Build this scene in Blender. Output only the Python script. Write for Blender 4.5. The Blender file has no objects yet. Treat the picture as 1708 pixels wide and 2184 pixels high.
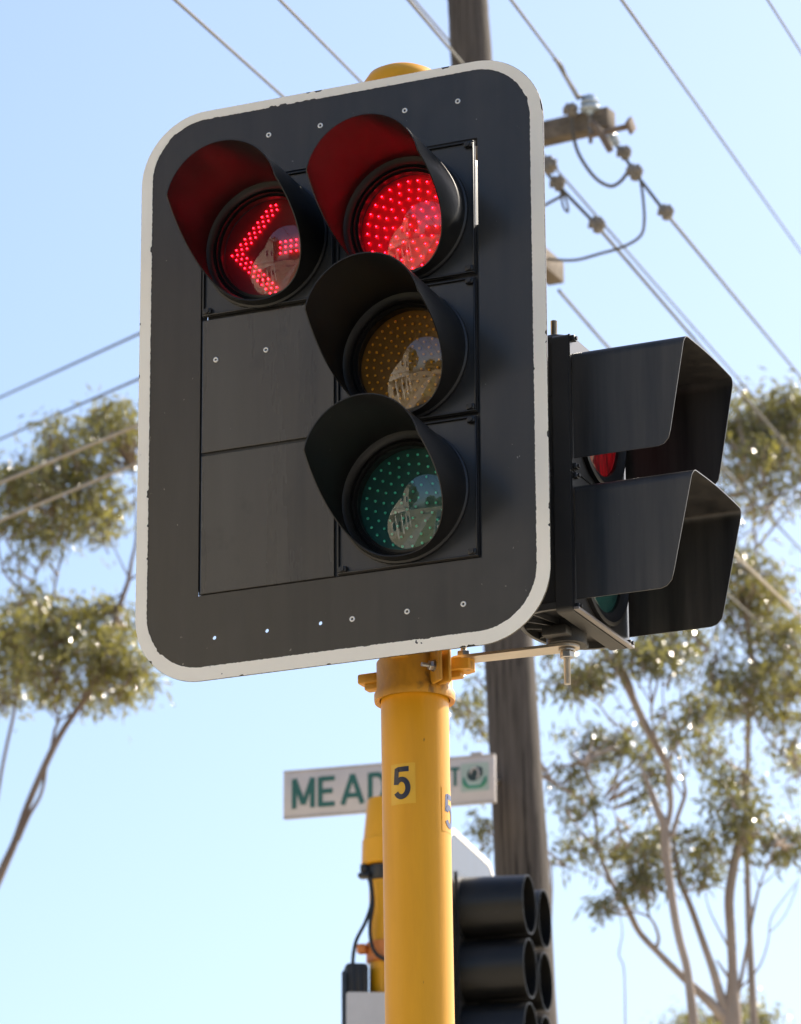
import bpy, bmesh, math, random
from mathutils import Vector, Matrix
R = math.radians
rnd = random.Random(7)
scene = bpy.context.scene
COL = scene.collection

# ------------------------------------------------------------------ camera model
F_PX, TH, ROLL, PSI = 9056.5, 0.316849, 0.005324, 0.414135
CAM = Vector((0, 0, 1.6))
_f = Vector((0, math.cos(TH), math.sin(TH))); _u0 = Vector((0, -math.sin(TH), math.cos(TH))); _r0 = Vector((1, 0, 0))
RIGHT = _r0 * math.cos(ROLL) - _u0 * math.sin(ROLL)
UP = _r0 * math.sin(ROLL) + _u0 * math.cos(ROLL)
def ray(u, v): return _f + RIGHT * ((u - 854) / F_PX) + UP * ((1092 - v) / F_PX)
def at(u, v, Y):                       # point of the place seen at (u, v), Y metres ahead
    d = ray(u, v); return CAM + d * (Y / d.y)
def ppm(P): return F_PX / ((Vector(P) - CAM).dot(_f))
def uv(P):
    q = Vector(P) - CAM; k = q.dot(_f)
    return 854 + q.dot(RIGHT) / k * F_PX, 1092 - q.dot(UP) / k * F_PX

cam_d = bpy.data.cameras.new('camera'); cam = bpy.data.objects.new('camera', cam_d); COL.objects.link(cam)
cam_d.sensor_fit = 'HORIZONTAL'; cam_d.sensor_width = 24.0; cam_d.lens = 24.0 * F_PX / 1708.0
cam_d.clip_start = 0.1; cam_d.clip_end = 5000
m = Matrix((RIGHT, UP, -_f)).transposed().to_4x4(); m.translation = CAM; cam.matrix_world = m
cam_d.dof.use_dof = True; cam_d.dof.focus_distance = 8.72; cam_d.dof.aperture_fstop = 8.5
scene.camera = cam

# ------------------------------------------------------------------ world and sun
SUN_AZ, SUN_EL = R(52), R(39)          # clockwise from +Y
w = bpy.data.worlds.new('World'); scene.world = w; w.use_nodes = True
nt = w.node_tree; nt.nodes.clear()
sky = nt.nodes.new('ShaderNodeTexSky'); sky.sky_type = 'NISHITA'; sky.sun_disc = False
sky.sun_elevation = SUN_EL; sky.sun_rotation = SUN_AZ; sky.altitude = 0; sky.air_density = 1.0; sky.dust_density = 2.4; sky.ozone_density = 3.2
bg = nt.nodes.new('ShaderNodeBackground'); bg.inputs['Strength'].default_value = 0.13
ow = nt.nodes.new('ShaderNodeOutputWorld')
nt.links.new(sky.outputs[0], bg.inputs[0]); nt.links.new(bg.outputs[0], ow.inputs[0])
sd = bpy.data.lights.new('sun', 'SUN'); sd.energy = 5.0; sd.angle = R(0.53); sd.color = (1.0, 0.90, 0.76)
so = bpy.data.objects.new('sun', sd); COL.objects.link(so)
sdir = Vector((math.sin(SUN_AZ) * math.cos(SUN_EL), math.cos(SUN_AZ) * math.cos(SUN_EL), math.sin(SUN_EL)))
so.rotation_euler = sdir.to_track_quat('Z', 'Y').to_euler(); so.location = (20, 30, 60)
scene.view_settings.view_transform = 'Standard'; scene.view_settings.look = 'None'
scene.view_settings.exposure = 0.84; scene.view_settings.gamma = 1.0
scene.render.engine = 'CYCLES'
try:
    scene.cycles.use_denoising = True
    scene.cycles.sample_clamp_indirect = 6.0
    scene.cycles.max_bounces = 8; scene.cycles.transparent_max_bounces = 12
except Exception: pass

# ------------------------------------------------------------------ materials
def mat(name, base, rough=0.5, metal=0.0, var=0.15, scale=12.0, stretch=(1, 1, 1), bump=0.0, bscale=60.0, base2=None, spec=0.5, rvar=0.1, coat=0.0, detail=5):
    M = bpy.data.materials.new(name); M.use_nodes = True
    n = M.node_tree; B = n.nodes['Principled BSDF']; L = n.links
    tc = n.nodes.new('ShaderNodeTexCoord'); mp = n.nodes.new('ShaderNodeMapping'); mp.inputs['Scale'].default_value = stretch
    L.new(tc.outputs['Object'], mp.inputs[0])
    no = n.nodes.new('ShaderNodeTexNoise'); no.inputs['Scale'].default_value = scale; no.inputs['Detail'].default_value = detail; no.inputs['Roughness'].default_value = .62
    L.new(mp.outputs[0], no.inputs[0])
    rp = n.nodes.new('ShaderNodeValToRGB'); rp.color_ramp.elements[0].position = .3; rp.color_ramp.elements[1].position = .7
    b2 = base2 if base2 else tuple(min(1, c * (1 + var)) for c in base)
    b1 = base if base2 else tuple(c * (1 - var) for c in base)
    rp.color_ramp.elements[0].color = (*b1, 1); rp.color_ramp.elements[1].color = (*b2, 1)
    L.new(no.outputs[0], rp.inputs[0]); L.new(rp.outputs[0], B.inputs['Base Color'])
    mr = n.nodes.new('ShaderNodeMapRange'); mr.inputs[3].default_value = max(0.02, rough - rvar); mr.inputs[4].default_value = min(1, rough + rvar)
    L.new(no.outputs[0], mr.inputs[0]); L.new(mr.outputs[0], B.inputs['Roughness'])
    B.inputs['Metallic'].default_value = metal; B.inputs['Specular IOR Level'].default_value = spec
    B.inputs['Coat Weight'].default_value = coat
    if bump:
        n2 = n.nodes.new('ShaderNodeTexNoise'); n2.inputs['Scale'].default_value = bscale; n2.inputs['Detail'].default_value = 4
        L.new(mp.outputs[0], n2.inputs[0])
        bp = n.nodes.new('ShaderNodeBump'); bp.inputs['Strength'].default_value = bump; bp.inputs['Distance'].default_value = .01
        L.new(n2.outputs[0], bp.inputs['Height']); L.new(bp.outputs[0], B.inputs['Normal'])
    return M
def emis(name, col, strength, base=(0.05, 0.05, 0.05)):
    M = mat(name, base, .4); B = M.node_tree.nodes['Principled BSDF']
    B.inputs['Emission Color'].default_value = (*col, 1); B.inputs['Emission Strength'].default_value = strength
    return M
def glow(name, col, s0, s1, base):     # a lit diffuser: brighter and darker ribs of light
    M = emis(name, col, 1, base); n = M.node_tree; L = n.links; B = n.nodes['Principled BSDF']
    tc = n.nodes['Texture Coordinate']
    mp = n.nodes.new('ShaderNodeMapping'); mp.inputs['Scale'].default_value = (1, 1, .22); L.new(tc.outputs['Object'], mp.inputs[0])
    no = n.nodes.new('ShaderNodeTexNoise'); no.inputs['Scale'].default_value = 95; no.inputs['Detail'].default_value = 2; L.new(mp.outputs[0], no.inputs[0])
    mr = n.nodes.new('ShaderNodeMapRange'); mr.inputs[1].default_value = .35; mr.inputs[2].default_value = .68; mr.inputs[3].default_value = s0; mr.inputs[4].default_value = s1
    L.new(no.outputs[0], mr.inputs[0]); L.new(mr.outputs[0], B.inputs['Emission Strength'])
    return M
def cover(name, tint, ior=1.95):       # thin clear signal lens: see-through tint plus mirror sheen
    M = bpy.data.materials.new(name); M.use_nodes = True; n = M.node_tree; n.nodes.clear(); L = n.links
    o = n.nodes.new('ShaderNodeOutputMaterial'); mx = n.nodes.new('ShaderNodeMixShader')
    t = n.nodes.new('ShaderNodeBsdfTransparent'); t.inputs[0].default_value = (*tint, 1)
    g = n.nodes.new('ShaderNodeBsdfGlossy'); g.inputs['Roughness'].default_value = .012; g.inputs[0].default_value = (1, 1, 1, 1)
    fr = n.nodes.new('ShaderNodeFresnel'); fr.inputs[0].default_value = ior
    ge = n.nodes.new('ShaderNodeNewGeometry'); mt = n.nodes.new('ShaderNodeMath'); mt.operation = 'SUBTRACT'; mt.use_clamp = True   # one thin sheet: no mirror from inside
    L.new(fr.outputs[0], mt.inputs[0]); L.new(ge.outputs['Backfacing'], mt.inputs[1]); L.new(mt.outputs[0], mx.inputs[0]); L.new(t.outputs[0], mx.inputs[1]); L.new(g.outputs[0], mx.inputs[2]); L.new(mx.outputs[0], o.inputs[0])
    return M
def leafmat(name, c1, c2, trans):
    M = mat(name, c1, .24, base2=c2, scale=3.5, rvar=.10, spec=.9); n = M.node_tree; L = n.links; B = n.nodes['Principled BSDF']
    B.inputs['Coat Weight'].default_value = .22; B.inputs['Coat Roughness'].default_value = .16
    tr = n.nodes.new('ShaderNodeBsdfTranslucent'); tr.inputs[0].default_value = (*trans, 1)
    ad = n.nodes.new('ShaderNodeMixShader'); ad.inputs[0].default_value = .32
    L.new(B.outputs[0], ad.inputs[1]); L.new(tr.outputs[0], ad.inputs[2]); L.new(ad.outputs[0], n.nodes['Material Output'].inputs[0])
    return M

board_black = mat('board_black_paint', (.025, .0235, .0205), .24, base2=(.037, .034, .029), scale=2.6, stretch=(4, 4, .5), rvar=.06, spec=.5)
panel_black = mat('blank_panel_paint', (.044, .040, .034), .28, base2=(.062, .057, .048), scale=2.6, stretch=(4, 4, .5), rvar=.08, spec=.55)
door_black = mat('lantern_door_plastic', (.018, .018, .019), .33, base2=(.028, .028, .028), scale=8, spec=.55)
visor_black = mat('visor_plastic', (.007, .007, .0075), .36, base2=(.011, .011, .011), scale=10, rvar=.06, spec=.36)
side_visor = mat('weathered_visor_plastic', (.014, .014, .014), .40, base2=(.050, .046, .042), scale=3.2, stretch=(8, 8, .5), spec=.5)
housing_black = mat('housing_plastic', (.018, .018, .019), .5, base2=(.028, .027, .026), scale=9)
trim_black = mat('trim_rubber', (.010, .010, .011), .45)
def border_mat():
    M = mat('border_white_paint', (.84, .80, .71), .45, base2=(.90, .865, .78), scale=4, spec=.4); n = M.node_tree; L = n.links; B = n.nodes['Principled BSDF']
    tc = n.nodes['Texture Coordinate']
    no = n.nodes.new('ShaderNodeTexNoise'); no.inputs['Scale'].default_value = 120; no.inputs['Detail'].default_value = 3; L.new(tc.outputs['Object'], no.inputs[0])
    n3 = n.nodes.new('ShaderNodeTexNoise'); n3.inputs['Scale'].default_value = 9; L.new(tc.outputs['Object'], n3.inputs[0])
    mu = n.nodes.new('ShaderNodeMath'); mu.operation = 'MULTIPLY'; L.new(no.outputs[0], mu.inputs[0]); L.new(n3.outputs[0], mu.inputs[1])
    cr = n.nodes.new('ShaderNodeValToRGB'); cr.color_ramp.elements[0].position = .452; cr.color_ramp.elements[1].position = .458
    cr.color_ramp.elements[0].color = (0, 0, 0, 1); cr.color_ramp.elements[1].color = (1, 1, 1, 1); L.new(mu.outputs[0], cr.inputs[0])
    mx = n.nodes.new('ShaderNodeMixRGB'); mx.inputs[2].default_value = (.02, .02, .03, 1)
    old = B.inputs['Base Color'].links[0].from_socket; L.new(cr.outputs[0], mx.inputs[0]); L.new(old, mx.inputs[1]); L.new(mx.outputs[0], B.inputs['Base Color'])
    return M
border_white = border_mat()
yellow = mat('traffic_yellow_paint', (.64, .30, .008), .40, base2=(.75, .36, .011), scale=2.5, stretch=(6, 6, .8), rvar=.07, spec=.32, bump=.03, bscale=35)
yellow_dirty = mat('grimy_yellow_paint', (.42, .20, .018), .5, base2=(.70, .34, .024), scale=16, stretch=(1, 1, .5), rvar=.1, bump=.12, bscale=90)
decal_yellow = mat('decal_yellow', (.72, .40, .012), .35, var=.06)
decal_ink = mat('decal_ink', (.012, .014, .03), .4)
steel = mat('galvanised_steel', (.40, .385, .36), .34, 1.0, base2=(.55, .525, .485), scale=40, rvar=.12)
zinc = mat('strap_steel', (.50, .44, .37), .38, .9, base2=(.60, .53, .45), scale=14, rvar=.1)
rivet_metal = mat('rivet_aluminium', (.72, .71, .68), .35, .6)
wood = mat('weathered_pole_wood', (.045, .038, .033), .85, base2=(.125, .107, .093), scale=5, stretch=(7, 7, .35), bump=.35, bscale=22, spec=.2, rvar=.05, detail=8)
arm_wood = mat('weathered_arm_wood', (.09, .075, .06), .85, base2=(.20, .165, .13), scale=8, stretch=(1, 3, 3), bump=.25, bscale=30, spec=.2)
wire_m = mat('aluminium_wire', (.10, .096, .082), .75, .0, var=.06, scale=1.5, detail=1, rvar=.02, spec=.3)
wire_dark = mat('weathered_cable', (.10, .09, .075), .7, .0, var=.06, scale=1.5, detail=1, rvar=.02, spec=.3)
wire_pale = mat('pale_wire', (.34, .30, .25), .75, .0, var=.06, scale=1.5, detail=1, rvar=.02, spec=.3)
rust = mat('rusty_iron', (.12, .09, .07), .85, base2=(.2, .155, .12), scale=30)
glaze = mat('insulator_glaze', (.42, .50, .58), .12, var=.1, spec=.7)
lug = mat('connector_alloy', (.15, .135, .115), .55, .2, base2=(.25, .225, .195), scale=30)
sign_white = mat('sign_white', (.55, .50, .48), .45, var=.05)
sign_green = mat('sign_green_ink', (.012, .105, .085), .45, var=.1)
emblem_bg = mat('emblem_grey_green', (.34, .42, .38), .5, var=.1)
emblem_dark = mat('emblem_dark_ink', (.012, .03, .03), .5)
emblem_green = mat('emblem_green_ink', (.03, .22, .13), .5)
pale_panel = mat('pale_grey_panel', (.50, .50, .52), .45, var=.08, scale=6)
bark = mat('gum_bark', (.20, .155, .125), .8, base2=(.40, .33, .28), scale=2.2, stretch=(2, 2, .5), bump=.2, bscale=14, spec=.2)
bark_brown = mat('brown_gum_bark', (.13, .09, .065), .8, base2=(.28, .22, .18), scale=2.2, stretch=(2, 2, .5), bump=.2, bscale=14, spec=.2)
leaf_a = leafmat('gum_leaf_olive', (.066, .074, .036), (.145, .142, .056), (.42, .38, .07))
leaf_b = leafmat('gum_leaf_grey', (.056, .063, .040), (.122, .120, .062), (.33, .31, .07))

LEDC = {'red': (1.0, .0011, .0016), 'amber': (1, .45, .02), 'green': (.05, 1, .6)}
led_on = emis('red_led_lit', (1.0, .007, .026), 22, (.3, .0, .0)); led_arrow = emis('red_arrow_led_lit', (1.0, .009, .028), 10, (.3, .0, .0))
led_amber = mat('amber_led_dead', (.85, .42, .03), .15, var=.1, spec=1.0)
led_green = mat('green_led_dead', (.12, .75, .55), .15, var=.1, spec=.9)
plate_red = mat('red_diffuser', (.38, .003, .020), .35, base2=(.50, .004, .026), scale=60)
plate_arrow = mat('dark_red_diffuser', (.15, .003, .009), .4, base2=(.21, .004, .012), scale=60)
plate_redoff = mat('dark_red_mask', (.030, .004, .005), .3)
plate_amber = mat('amber_mask', (.19, .105, .026), .4, base2=(.24, .14, .038), scale=30)
plate_green = mat('green_mask', (.016, .070, .068), .4, base2=(.024, .095, .09), scale=30)
cov_red = cover('clear_red_lens', (.95, .80, .80), 1.6); cov_amber = cover('clear_amber_lens', (.94, .86, .66), 1.7); cov_green = cover('clear_green_lens', (.76, .92, .88), 1.7)

def specks(M, col, scale, thr, stretch=(1, 1, 1), width=.02, amount=1.0, detail=4):   # sparse marks with their own shape
    n = M.node_tree; L = n.links; B = n.nodes['Principled BSDF']; old = B.inputs['Base Color'].links[0].from_socket
    tc = n.nodes['Texture Coordinate']; mp = n.nodes.new('ShaderNodeMapping'); mp.inputs['Scale'].default_value = stretch; mp.inputs['Location'].default_value = (3.1, 7.7, 1.9); L.new(tc.outputs['Object'], mp.inputs[0])
    no = n.nodes.new('ShaderNodeTexNoise'); no.inputs['Scale'].default_value = scale; no.inputs['Detail'].default_value = detail; L.new(mp.outputs[0], no.inputs[0])
    cr = n.nodes.new('ShaderNodeMapRange'); cr.inputs[1].default_value = thr; cr.inputs[2].default_value = thr + width; cr.inputs[4].default_value = amount; L.new(no.outputs[0], cr.inputs[0])
    mx = n.nodes.new('ShaderNodeMixRGB'); mx.inputs[2].default_value = (*col, 1); L.new(cr.outputs[0], mx.inputs[0]); L.new(old, mx.inputs[1]); L.new(mx.outputs[0], B.inputs['Base Color'])
specks(yellow, (.16, .085, .02), 46, .735, (1, 1, .35), .03, .7); specks(yellow, (.45, .20, .02), 3.2, .58, (1, 1, .5), .12, .45)
specks(yellow_dirty, (.10, .06, .025), 22, .60, (1, 1, .6), .08, .75)
specks(board_black, (.20, .19, .16), 75, .745, (1, 1, .7), .01, .8); specks(board_black, (.012, .012, .012), 3.4, .56, (3.4, 3.4, .16), .2, .6); specks(board_black, (.060, .055, .047), 2.4, .56, (1, 1, 1), .16, .5)
specks(panel_black, (.020, .019, .018), 3.4, .52, (3.4, 3.4, .16), .2, .85); specks(panel_black, (.022, .02, .018), 11, .62, (1, 1, .8), .1, .5); specks(panel_black, (.25, .24, .2), 70, .75, (1, 1, 1), .01, .8)
specks(visor_black, (.10, .095, .085), 80, .75, (1, 1, 1), .01, .7); specks(side_visor, (.16, .15, .13), 60, .755, (1, 1, .5), .01, .8); specks(side_visor, (.055, .052, .047), 3.0, .56, (2, 2, .5), .15, .5)
specks(wood, (.018, .015, .013), 9, .58, (6, 6, .16), .05, .85); specks(wood, (.20, .18, .16), 3, .60, (3, 3, .3), .12, .5)
specks(door_black, (.045, .043, .04), 6, .56, (3, 3, .4), .15, .6)

# ------------------------------------------------------------------ mesh helpers
OFF = {}
class MB:
    def __init__(s): s.bm = bmesh.new()
    def box(s, c, sz, rot=None, bevel=0, seg=2):
        g = bmesh.ops.create_cube(s.bm, size=1)['verts']
        bmesh.ops.scale(s.bm, vec=sz, verts=g)
        if bevel:
            es = list({e for v in g for e in v.link_edges})
            r = bmesh.ops.bevel(s.bm, geom=es, offset=bevel, segments=seg, profile=.5, affect='EDGES')
            g = list({v for f in r['faces'] for v in f.verts} | {v for v in g if v.is_valid})
        if rot is not None: bmesh.ops.rotate(s.bm, cent=(0, 0, 0), matrix=rot, verts=g)
        bmesh.ops.translate(s.bm, vec=c, verts=g); return s
    def ring(s, pts): return [s.bm.verts.new(p) for p in pts]
    def skin(s, rings, closed=True, cap0=False, cap1=False):
        n = len(rings[0])
        for A, B in zip(rings[:-1], rings[1:]):
            for i in range(n if closed else n - 1):
                j = (i + 1) % n
                try: s.bm.faces.new((A[i], A[j], B[j], B[i]))
                except ValueError: pass
        if cap0: s.bm.faces.new(list(reversed(rings[0])))
        if cap1: s.bm.faces.new(rings[-1])
    def lathe(s, prof, o, axis, n=32, cap0=False, cap1=False):   # prof: (radius, distance along axis)
        ax = Vector(axis).normalized(); o = Vector(o)
        x = ax.orthogonal().normalized(); y = ax.cross(x)
        rings = [s.ring([o + ax * t + (x * math.cos(2 * math.pi * i / n) + y * math.sin(2 * math.pi * i / n)) * max(r, 1e-5) for i in range(n)]) for r, t in prof]
        s.skin(rings, True, cap0, cap1); return s
    def cyl(s, p0, p1, r0, r1=None, n=24):
        p0, p1 = Vector(p0), Vector(p1); L = (p1 - p0).length
        return s.lathe([(r0, 0), (r0 if r1 is None else r1, L)], p0, p1 - p0, n, True, True)
    def tube(s, pts, rad, n=8):
        pts = [Vector(p) for p in pts]; prev = None; rings = []
        for i, p in enumerate(pts):
            d = (pts[min(i + 1, len(pts) - 1)] - pts[max(i - 1, 0)]).normalized()
            x = d.orthogonal().normalized() if prev is None else (prev - d * prev.dot(d)).normalized()
            prev = x; y = d.cross(x); r = rad[i] if hasattr(rad, '__len__') else rad
            rings.append(s.ring([p + (x * math.cos(2 * math.pi * k / n) + y * math.sin(2 * math.pi * k / n)) * r for k in range(n)]))
        s.skin(rings, True, True, True); return s
    def prism(s, poly, f, t0, t1):      # f(x, y, t) -> point
        A = s.ring([f(x, y, t0) for x, y in poly]); B = s.ring([f(x, y, t1) for x, y in poly])
        s.skin([A, B], True, True, True); return s
    def grid(s, fn, nu, nv):
        g = [s.ring([fn(i / nu, j / nv) for j in range(nv + 1)]) for i in range(nu + 1)]
        s.skin(g, False); return s
    def solidify(s, t):
        bmesh.ops.recalc_face_normals(s.bm, faces=s.bm.faces)
        bmesh.ops.solidify(s.bm, geom=list(s.bm.faces), thickness=t); return s
    def hexbolt(s, p, axis, r, h):
        ax = Vector(axis).normalized(); s.lathe([(r * .86, 0), (r, h * .12), (r, h * .88), (r * .86, h)], p, ax, 6, True, True); return s
    def thread(s, p, axis, r, L, pitch=.0024):
        pr = []; k = 0; t = 0
        while t < L: pr.append((r if k % 2 == 0 else r * .82, t)); k += 1; t += pitch / 2
        s.lathe(pr, p, axis, 14, True, True); return s
    def build(s, name, m, parent=None, ang=35, recalc=True):
        if recalc: bmesh.ops.recalc_face_normals(s.bm, faces=s.bm.faces)
        me = bpy.data.meshes.new(name)
        off = OFF.get(parent.name if parent else None)
        if off is not None: bmesh.ops.translate(s.bm, vec=-off, verts=s.bm.verts)
        s.bm.to_mesh(me); s.bm.free(); me.materials.append(m)
        me.polygons.foreach_set('use_smooth', [True] * len(me.polygons))
        try: me.set_sharp_from_angle(angle=R(ang))
        except Exception: pass
        o = bpy.data.objects.new(name, me); COL.objects.link(o)
        if parent:
            o.parent = parent; OFF[o.name] = off if off is not None else Vector()
        return o
def tag(o, label, cat, group=None, kind=None):
    if label: o['label'] = label
    if cat: o['category'] = cat
    if group: o['group'] = group
    if kind: o['kind'] = kind
    return o
class Frame:
    def __init__(s, o, az): s.o = Vector(o); s.rz = math.pi / 2 - az; s.m = Matrix.Rotation(s.rz, 3, 'Z')
    def w(s, p): return s.o + s.m @ Vector(p)
    def loc(s, P): return s.m.transposed() @ (Vector(P) - s.o)
WORLD = Frame((0, 0, 0), math.pi / 2)
def thing(name, label, cat, frame, org, group=None):
    o = bpy.data.objects.new(name, None); COL.objects.link(o); o.empty_display_size = .2
    o.location = frame.w(org); o.rotation_euler = (0, 0, frame.rz); OFF[o.name] = Vector(org)
    return tag(o, label, cat, group)
def plate(loops, t, name, m, parent, fn):   # flat sheet with holes, thickness t; fn(x, y, z) -> point
    cu = bpy.data.curves.new('sheet_outline', 'CURVE'); cu.dimensions = '2D'; cu.fill_mode = 'BOTH'; cu.extrude = t / 2
    for lp in loops:
        sp = cu.splines.new('POLY'); sp.points.add(len(lp) - 1); sp.use_cyclic_u = True
        for p, q in zip(sp.points, lp): p.co = (q[0], q[1], 0, 1)
    ob = bpy.data.objects.new('sheet_outline', cu); COL.objects.link(ob)
    dg = bpy.context.evaluated_depsgraph_get(); dg.update()
    me = bpy.data.meshes.new_from_object(ob.evaluated_get(dg)); bpy.data.objects.remove(ob)
    mb = MB(); mb.bm.from_mesh(me); bpy.data.meshes.remove(me)
    bmesh.ops.remove_doubles(mb.bm, verts=mb.bm.verts, dist=1e-6)
    for v in mb.bm.verts: v.co = fn(*v.co)
    return mb.build(name, m, parent, 30)
def circle(x, y, r, n=40): return [(x + r * math.cos(2 * math.pi * i / n), y + r * math.sin(2 * math.pi * i / n)) for i in range(n)]
def rrect(x0, x1, y0, y1, r, n=14, jit=0, step=None):
    pts = []
    for cx, cy, a0 in ((x1 - r, y1 - r, 0), (x0 + r, y1 - r, 90), (x0 + r, y0 + r, 180), (x1 - r, y0 + r, 270)):
        for i in range(n + 1):
            a = R(a0 + 90 * i / n); pts.append((cx + r * math.cos(a), cy + r * math.sin(a)))
    if step:
        out = []
        for (ax, ay), (bx, by) in zip(pts, pts[1:] + pts[:1]):
            k = max(1, int(math.hypot(bx - ax, by - ay) / step))
            for i in range(k): out.append((ax + (bx - ax) * i / k, ay + (by - ay) * i / k))
        pts = out
    return pts
def rect(x0, x1, y0, y1): return [(x0, y0), (x1, y0), (x1, y1), (x0, y1)]

AZ_E1 = math.pi / 2 + PSI
FR = Frame((-0.12645, 8.26214, 4.62233), AZ_E1)         # x along the board, y into it, z up
SIDE = Frame(FR.o, PSI)                                  # same origin, turned a quarter: faces along the board
GZ = -4.62233

# ------------------------------------------------------------------ signal lamp (door > visor, bezel, mask, leds, lens)
def cutaway_visor(cx, cz, L, y0=0.0, rb=.140, rr=.1285, cut=True, bottom=.035, skew=0.0):
    mb = MB(); N = 120
    def Lf(ph):
        if not cut: return L
        t = max(0, min(1, (math.cos(R(ph)) * rb + rb * .97) / (rb * .97 + .030)))
        return bottom + (L - bottom) * t ** 1.45
    def fn(i, j):
        ph = -180 + 360 * i
        l = Lf(ph); k = l * j / L; r = rb + (rr - rb) * k
        return Vector((cx + skew * k + r * math.sin(R(ph)), y0 - l * j, cz + skew * k + r * math.cos(R(ph))))
    mb.grid(fn, N, 12); bmesh.ops.remove_doubles(mb.bm, verts=mb.bm.verts, dist=1e-5)
    mb.solidify(.0024); return mb
def led_points(pattern, r):
    P = []
    if pattern == 'arrow':             # arrow pointing left: three rows each side of the tip, three along the shaft
        for s in (-1, 1):
            for k in range(3):
                for i in range(11):
                    x = -.095 + k * .0125 + i * .0100; z = s * (i * .0110)
                    if s == 1 and i == 0: continue
                    if math.hypot(x, z) < r - .006: P.append((x, z))
        for k in (-1, 0, 1):
            for i in range(6): P.append((.018 + i * .0125, k * .0125))
    else:
        rings = 5 if pattern == 'ball' else 6
        for q in range(rings + 1):
            n = max(1, round(q * (5.6 if pattern == 'ball' else 6)))
            rad = (r - .008) * q / rings
            for i in range(n):
                a = 2 * math.pi * i / n + q * .35; P.append((rad * math.sin(a), rad * math.cos(a)))
    return P
def lens_dome(mb, cx, cz, r, ye, rc, n=40, tilt=R(5)):
    # spherical cap, rim radius r at y=ye bulging towards -y, tipped slightly down
    k = 16; al = math.asin(r / rc); rings = []; D = math.sqrt(rc * rc - r * r)
    for j in range(1, k + 1):
        t = al * j / k; rr = rc * math.sin(t); dy = -(rc * math.cos(t) - D)
        row = []
        for i in range(n):
            a = 2 * math.pi * i / n; x, z = rr * math.cos(a), rr * math.sin(a)
            row.append(Vector((cx + x, ye + dy - z * math.tan(tilt), cz + z)))
        rings.append(mb.ring(row))
    top = mb.bm.verts.new((cx, ye - (rc - D), cz))
    for i in range(n): mb.bm.faces.new((top, rings[0][i], rings[0][(i + 1) % n]))
    mb.skin(rings); bmesh.ops.recalc_face_normals(mb.bm, faces=mb.bm.faces); mb.bm.normal_update()
    if sum(f.normal.y for f in mb.bm.faces) > 0: bmesh.ops.reverse_faces(mb.bm, faces=mb.bm.faces)
    return mb
def lamp(parent, cx, cz, box, aspect, L=.248, vm=None, pattern='ball', y=0.0):
    x0, x1, z0, z1 = box
    door = plate([rect(x0, x1, z0, z1), circle(cx, cz, .1395, 64)], .004, 'signal_lamp', door_black, parent, lambda a, b, c: Vector((a, y + .004 - c, b)))
    # raised lip round the door and corner clips
    mb = MB()
    for (a0, a1, c0, c1) in ((x0 + .001, x1 - .001, z1 - .005, z1 - .001), (x0 + .001, x1 - .001, z0 + .001, z0 + .005), (x0 + .001, x0 + .005, z0 + .005, z1 - .005), (x1 - .005, x1 - .001, z0 + .005, z1 - .005)):
        mb.box(((a0 + a1) / 2, y - .001, (c0 + c1) / 2), (a1 - a0, .006, c1 - c0), bevel=.001)
    mb.build('door_lip', trim_black, door)
    for sx in (x0 + .014, x1 - .012):
        for sz in (z0 + .010, z1 - .010):
            mb = MB(); mb.box((sx, y - .003, sz), (.018, .010, .012), bevel=.002)
            mb.cyl((sx, y - .011, sz), (sx, y + .002, sz), .0052, n=14)
            mb.build('door_clip', trim_black, door)
    mb = MB()
    mb.lathe([(.1435, .004), (.1435, -.006), (.1395, -.009), (.133, -.006), (.1255, .002), (.1245, .008), (.118, .004), (.1165, .012), (.1105, .010), (.110, .026)], (cx, y, cz), (0, 1, 0), 72)
    mb.build('bezel', trim_black, door, 50)
    cutaway_visor(cx, cz, L, y + .004, skew=.012).build('visor', vm or visor_black, door, 40)
    lit = aspect == 'red'
    mb = MB()
    if pattern == 'arrow':
        mb.lathe([(1e-5, .034), (.113, .034)], (cx, y, cz), (0, 1, 0), 48)
        mb.build('led_mask', plate_arrow, door)
    else:
        mb.lathe([(1e-5, .034), (.113, .034)], (cx, y, cz), (0, 1, 0), 48)
        mb.build('led_mask', {'red': plate_red, 'amber': plate_amber, 'green': plate_green}[aspect], door)
    LP = led_points(pattern, .106)
    for grp in ([LP[:-18], LP[-18:]] if pattern == 'arrow' else [LP]):
      mb = MB()
      for px, pz in grp:
        g = bmesh.ops.create_icosphere(mb.bm, subdivisions=1, radius=(.0021 if pattern == 'arrow' else .0017) if lit else .0034)['verts']
        bmesh.ops.translate(mb.bm, vec=(cx + px, y + (.0312 if pattern == 'arrow' else .029), cz + pz), verts=g)
      mb.build('led_array', (led_arrow if pattern == 'arrow' else led_on) if lit else (led_amber if aspect == 'amber' else led_green), door, 60)
    mb = MB(); lens_dome(mb, cx, cz, .1115, y + .016, .36)
    mb.build('lens', {'red': cov_red, 'amber': cov_amber, 'green': cov_green}[aspect], door, 80, recalc=False)
    return door

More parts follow.
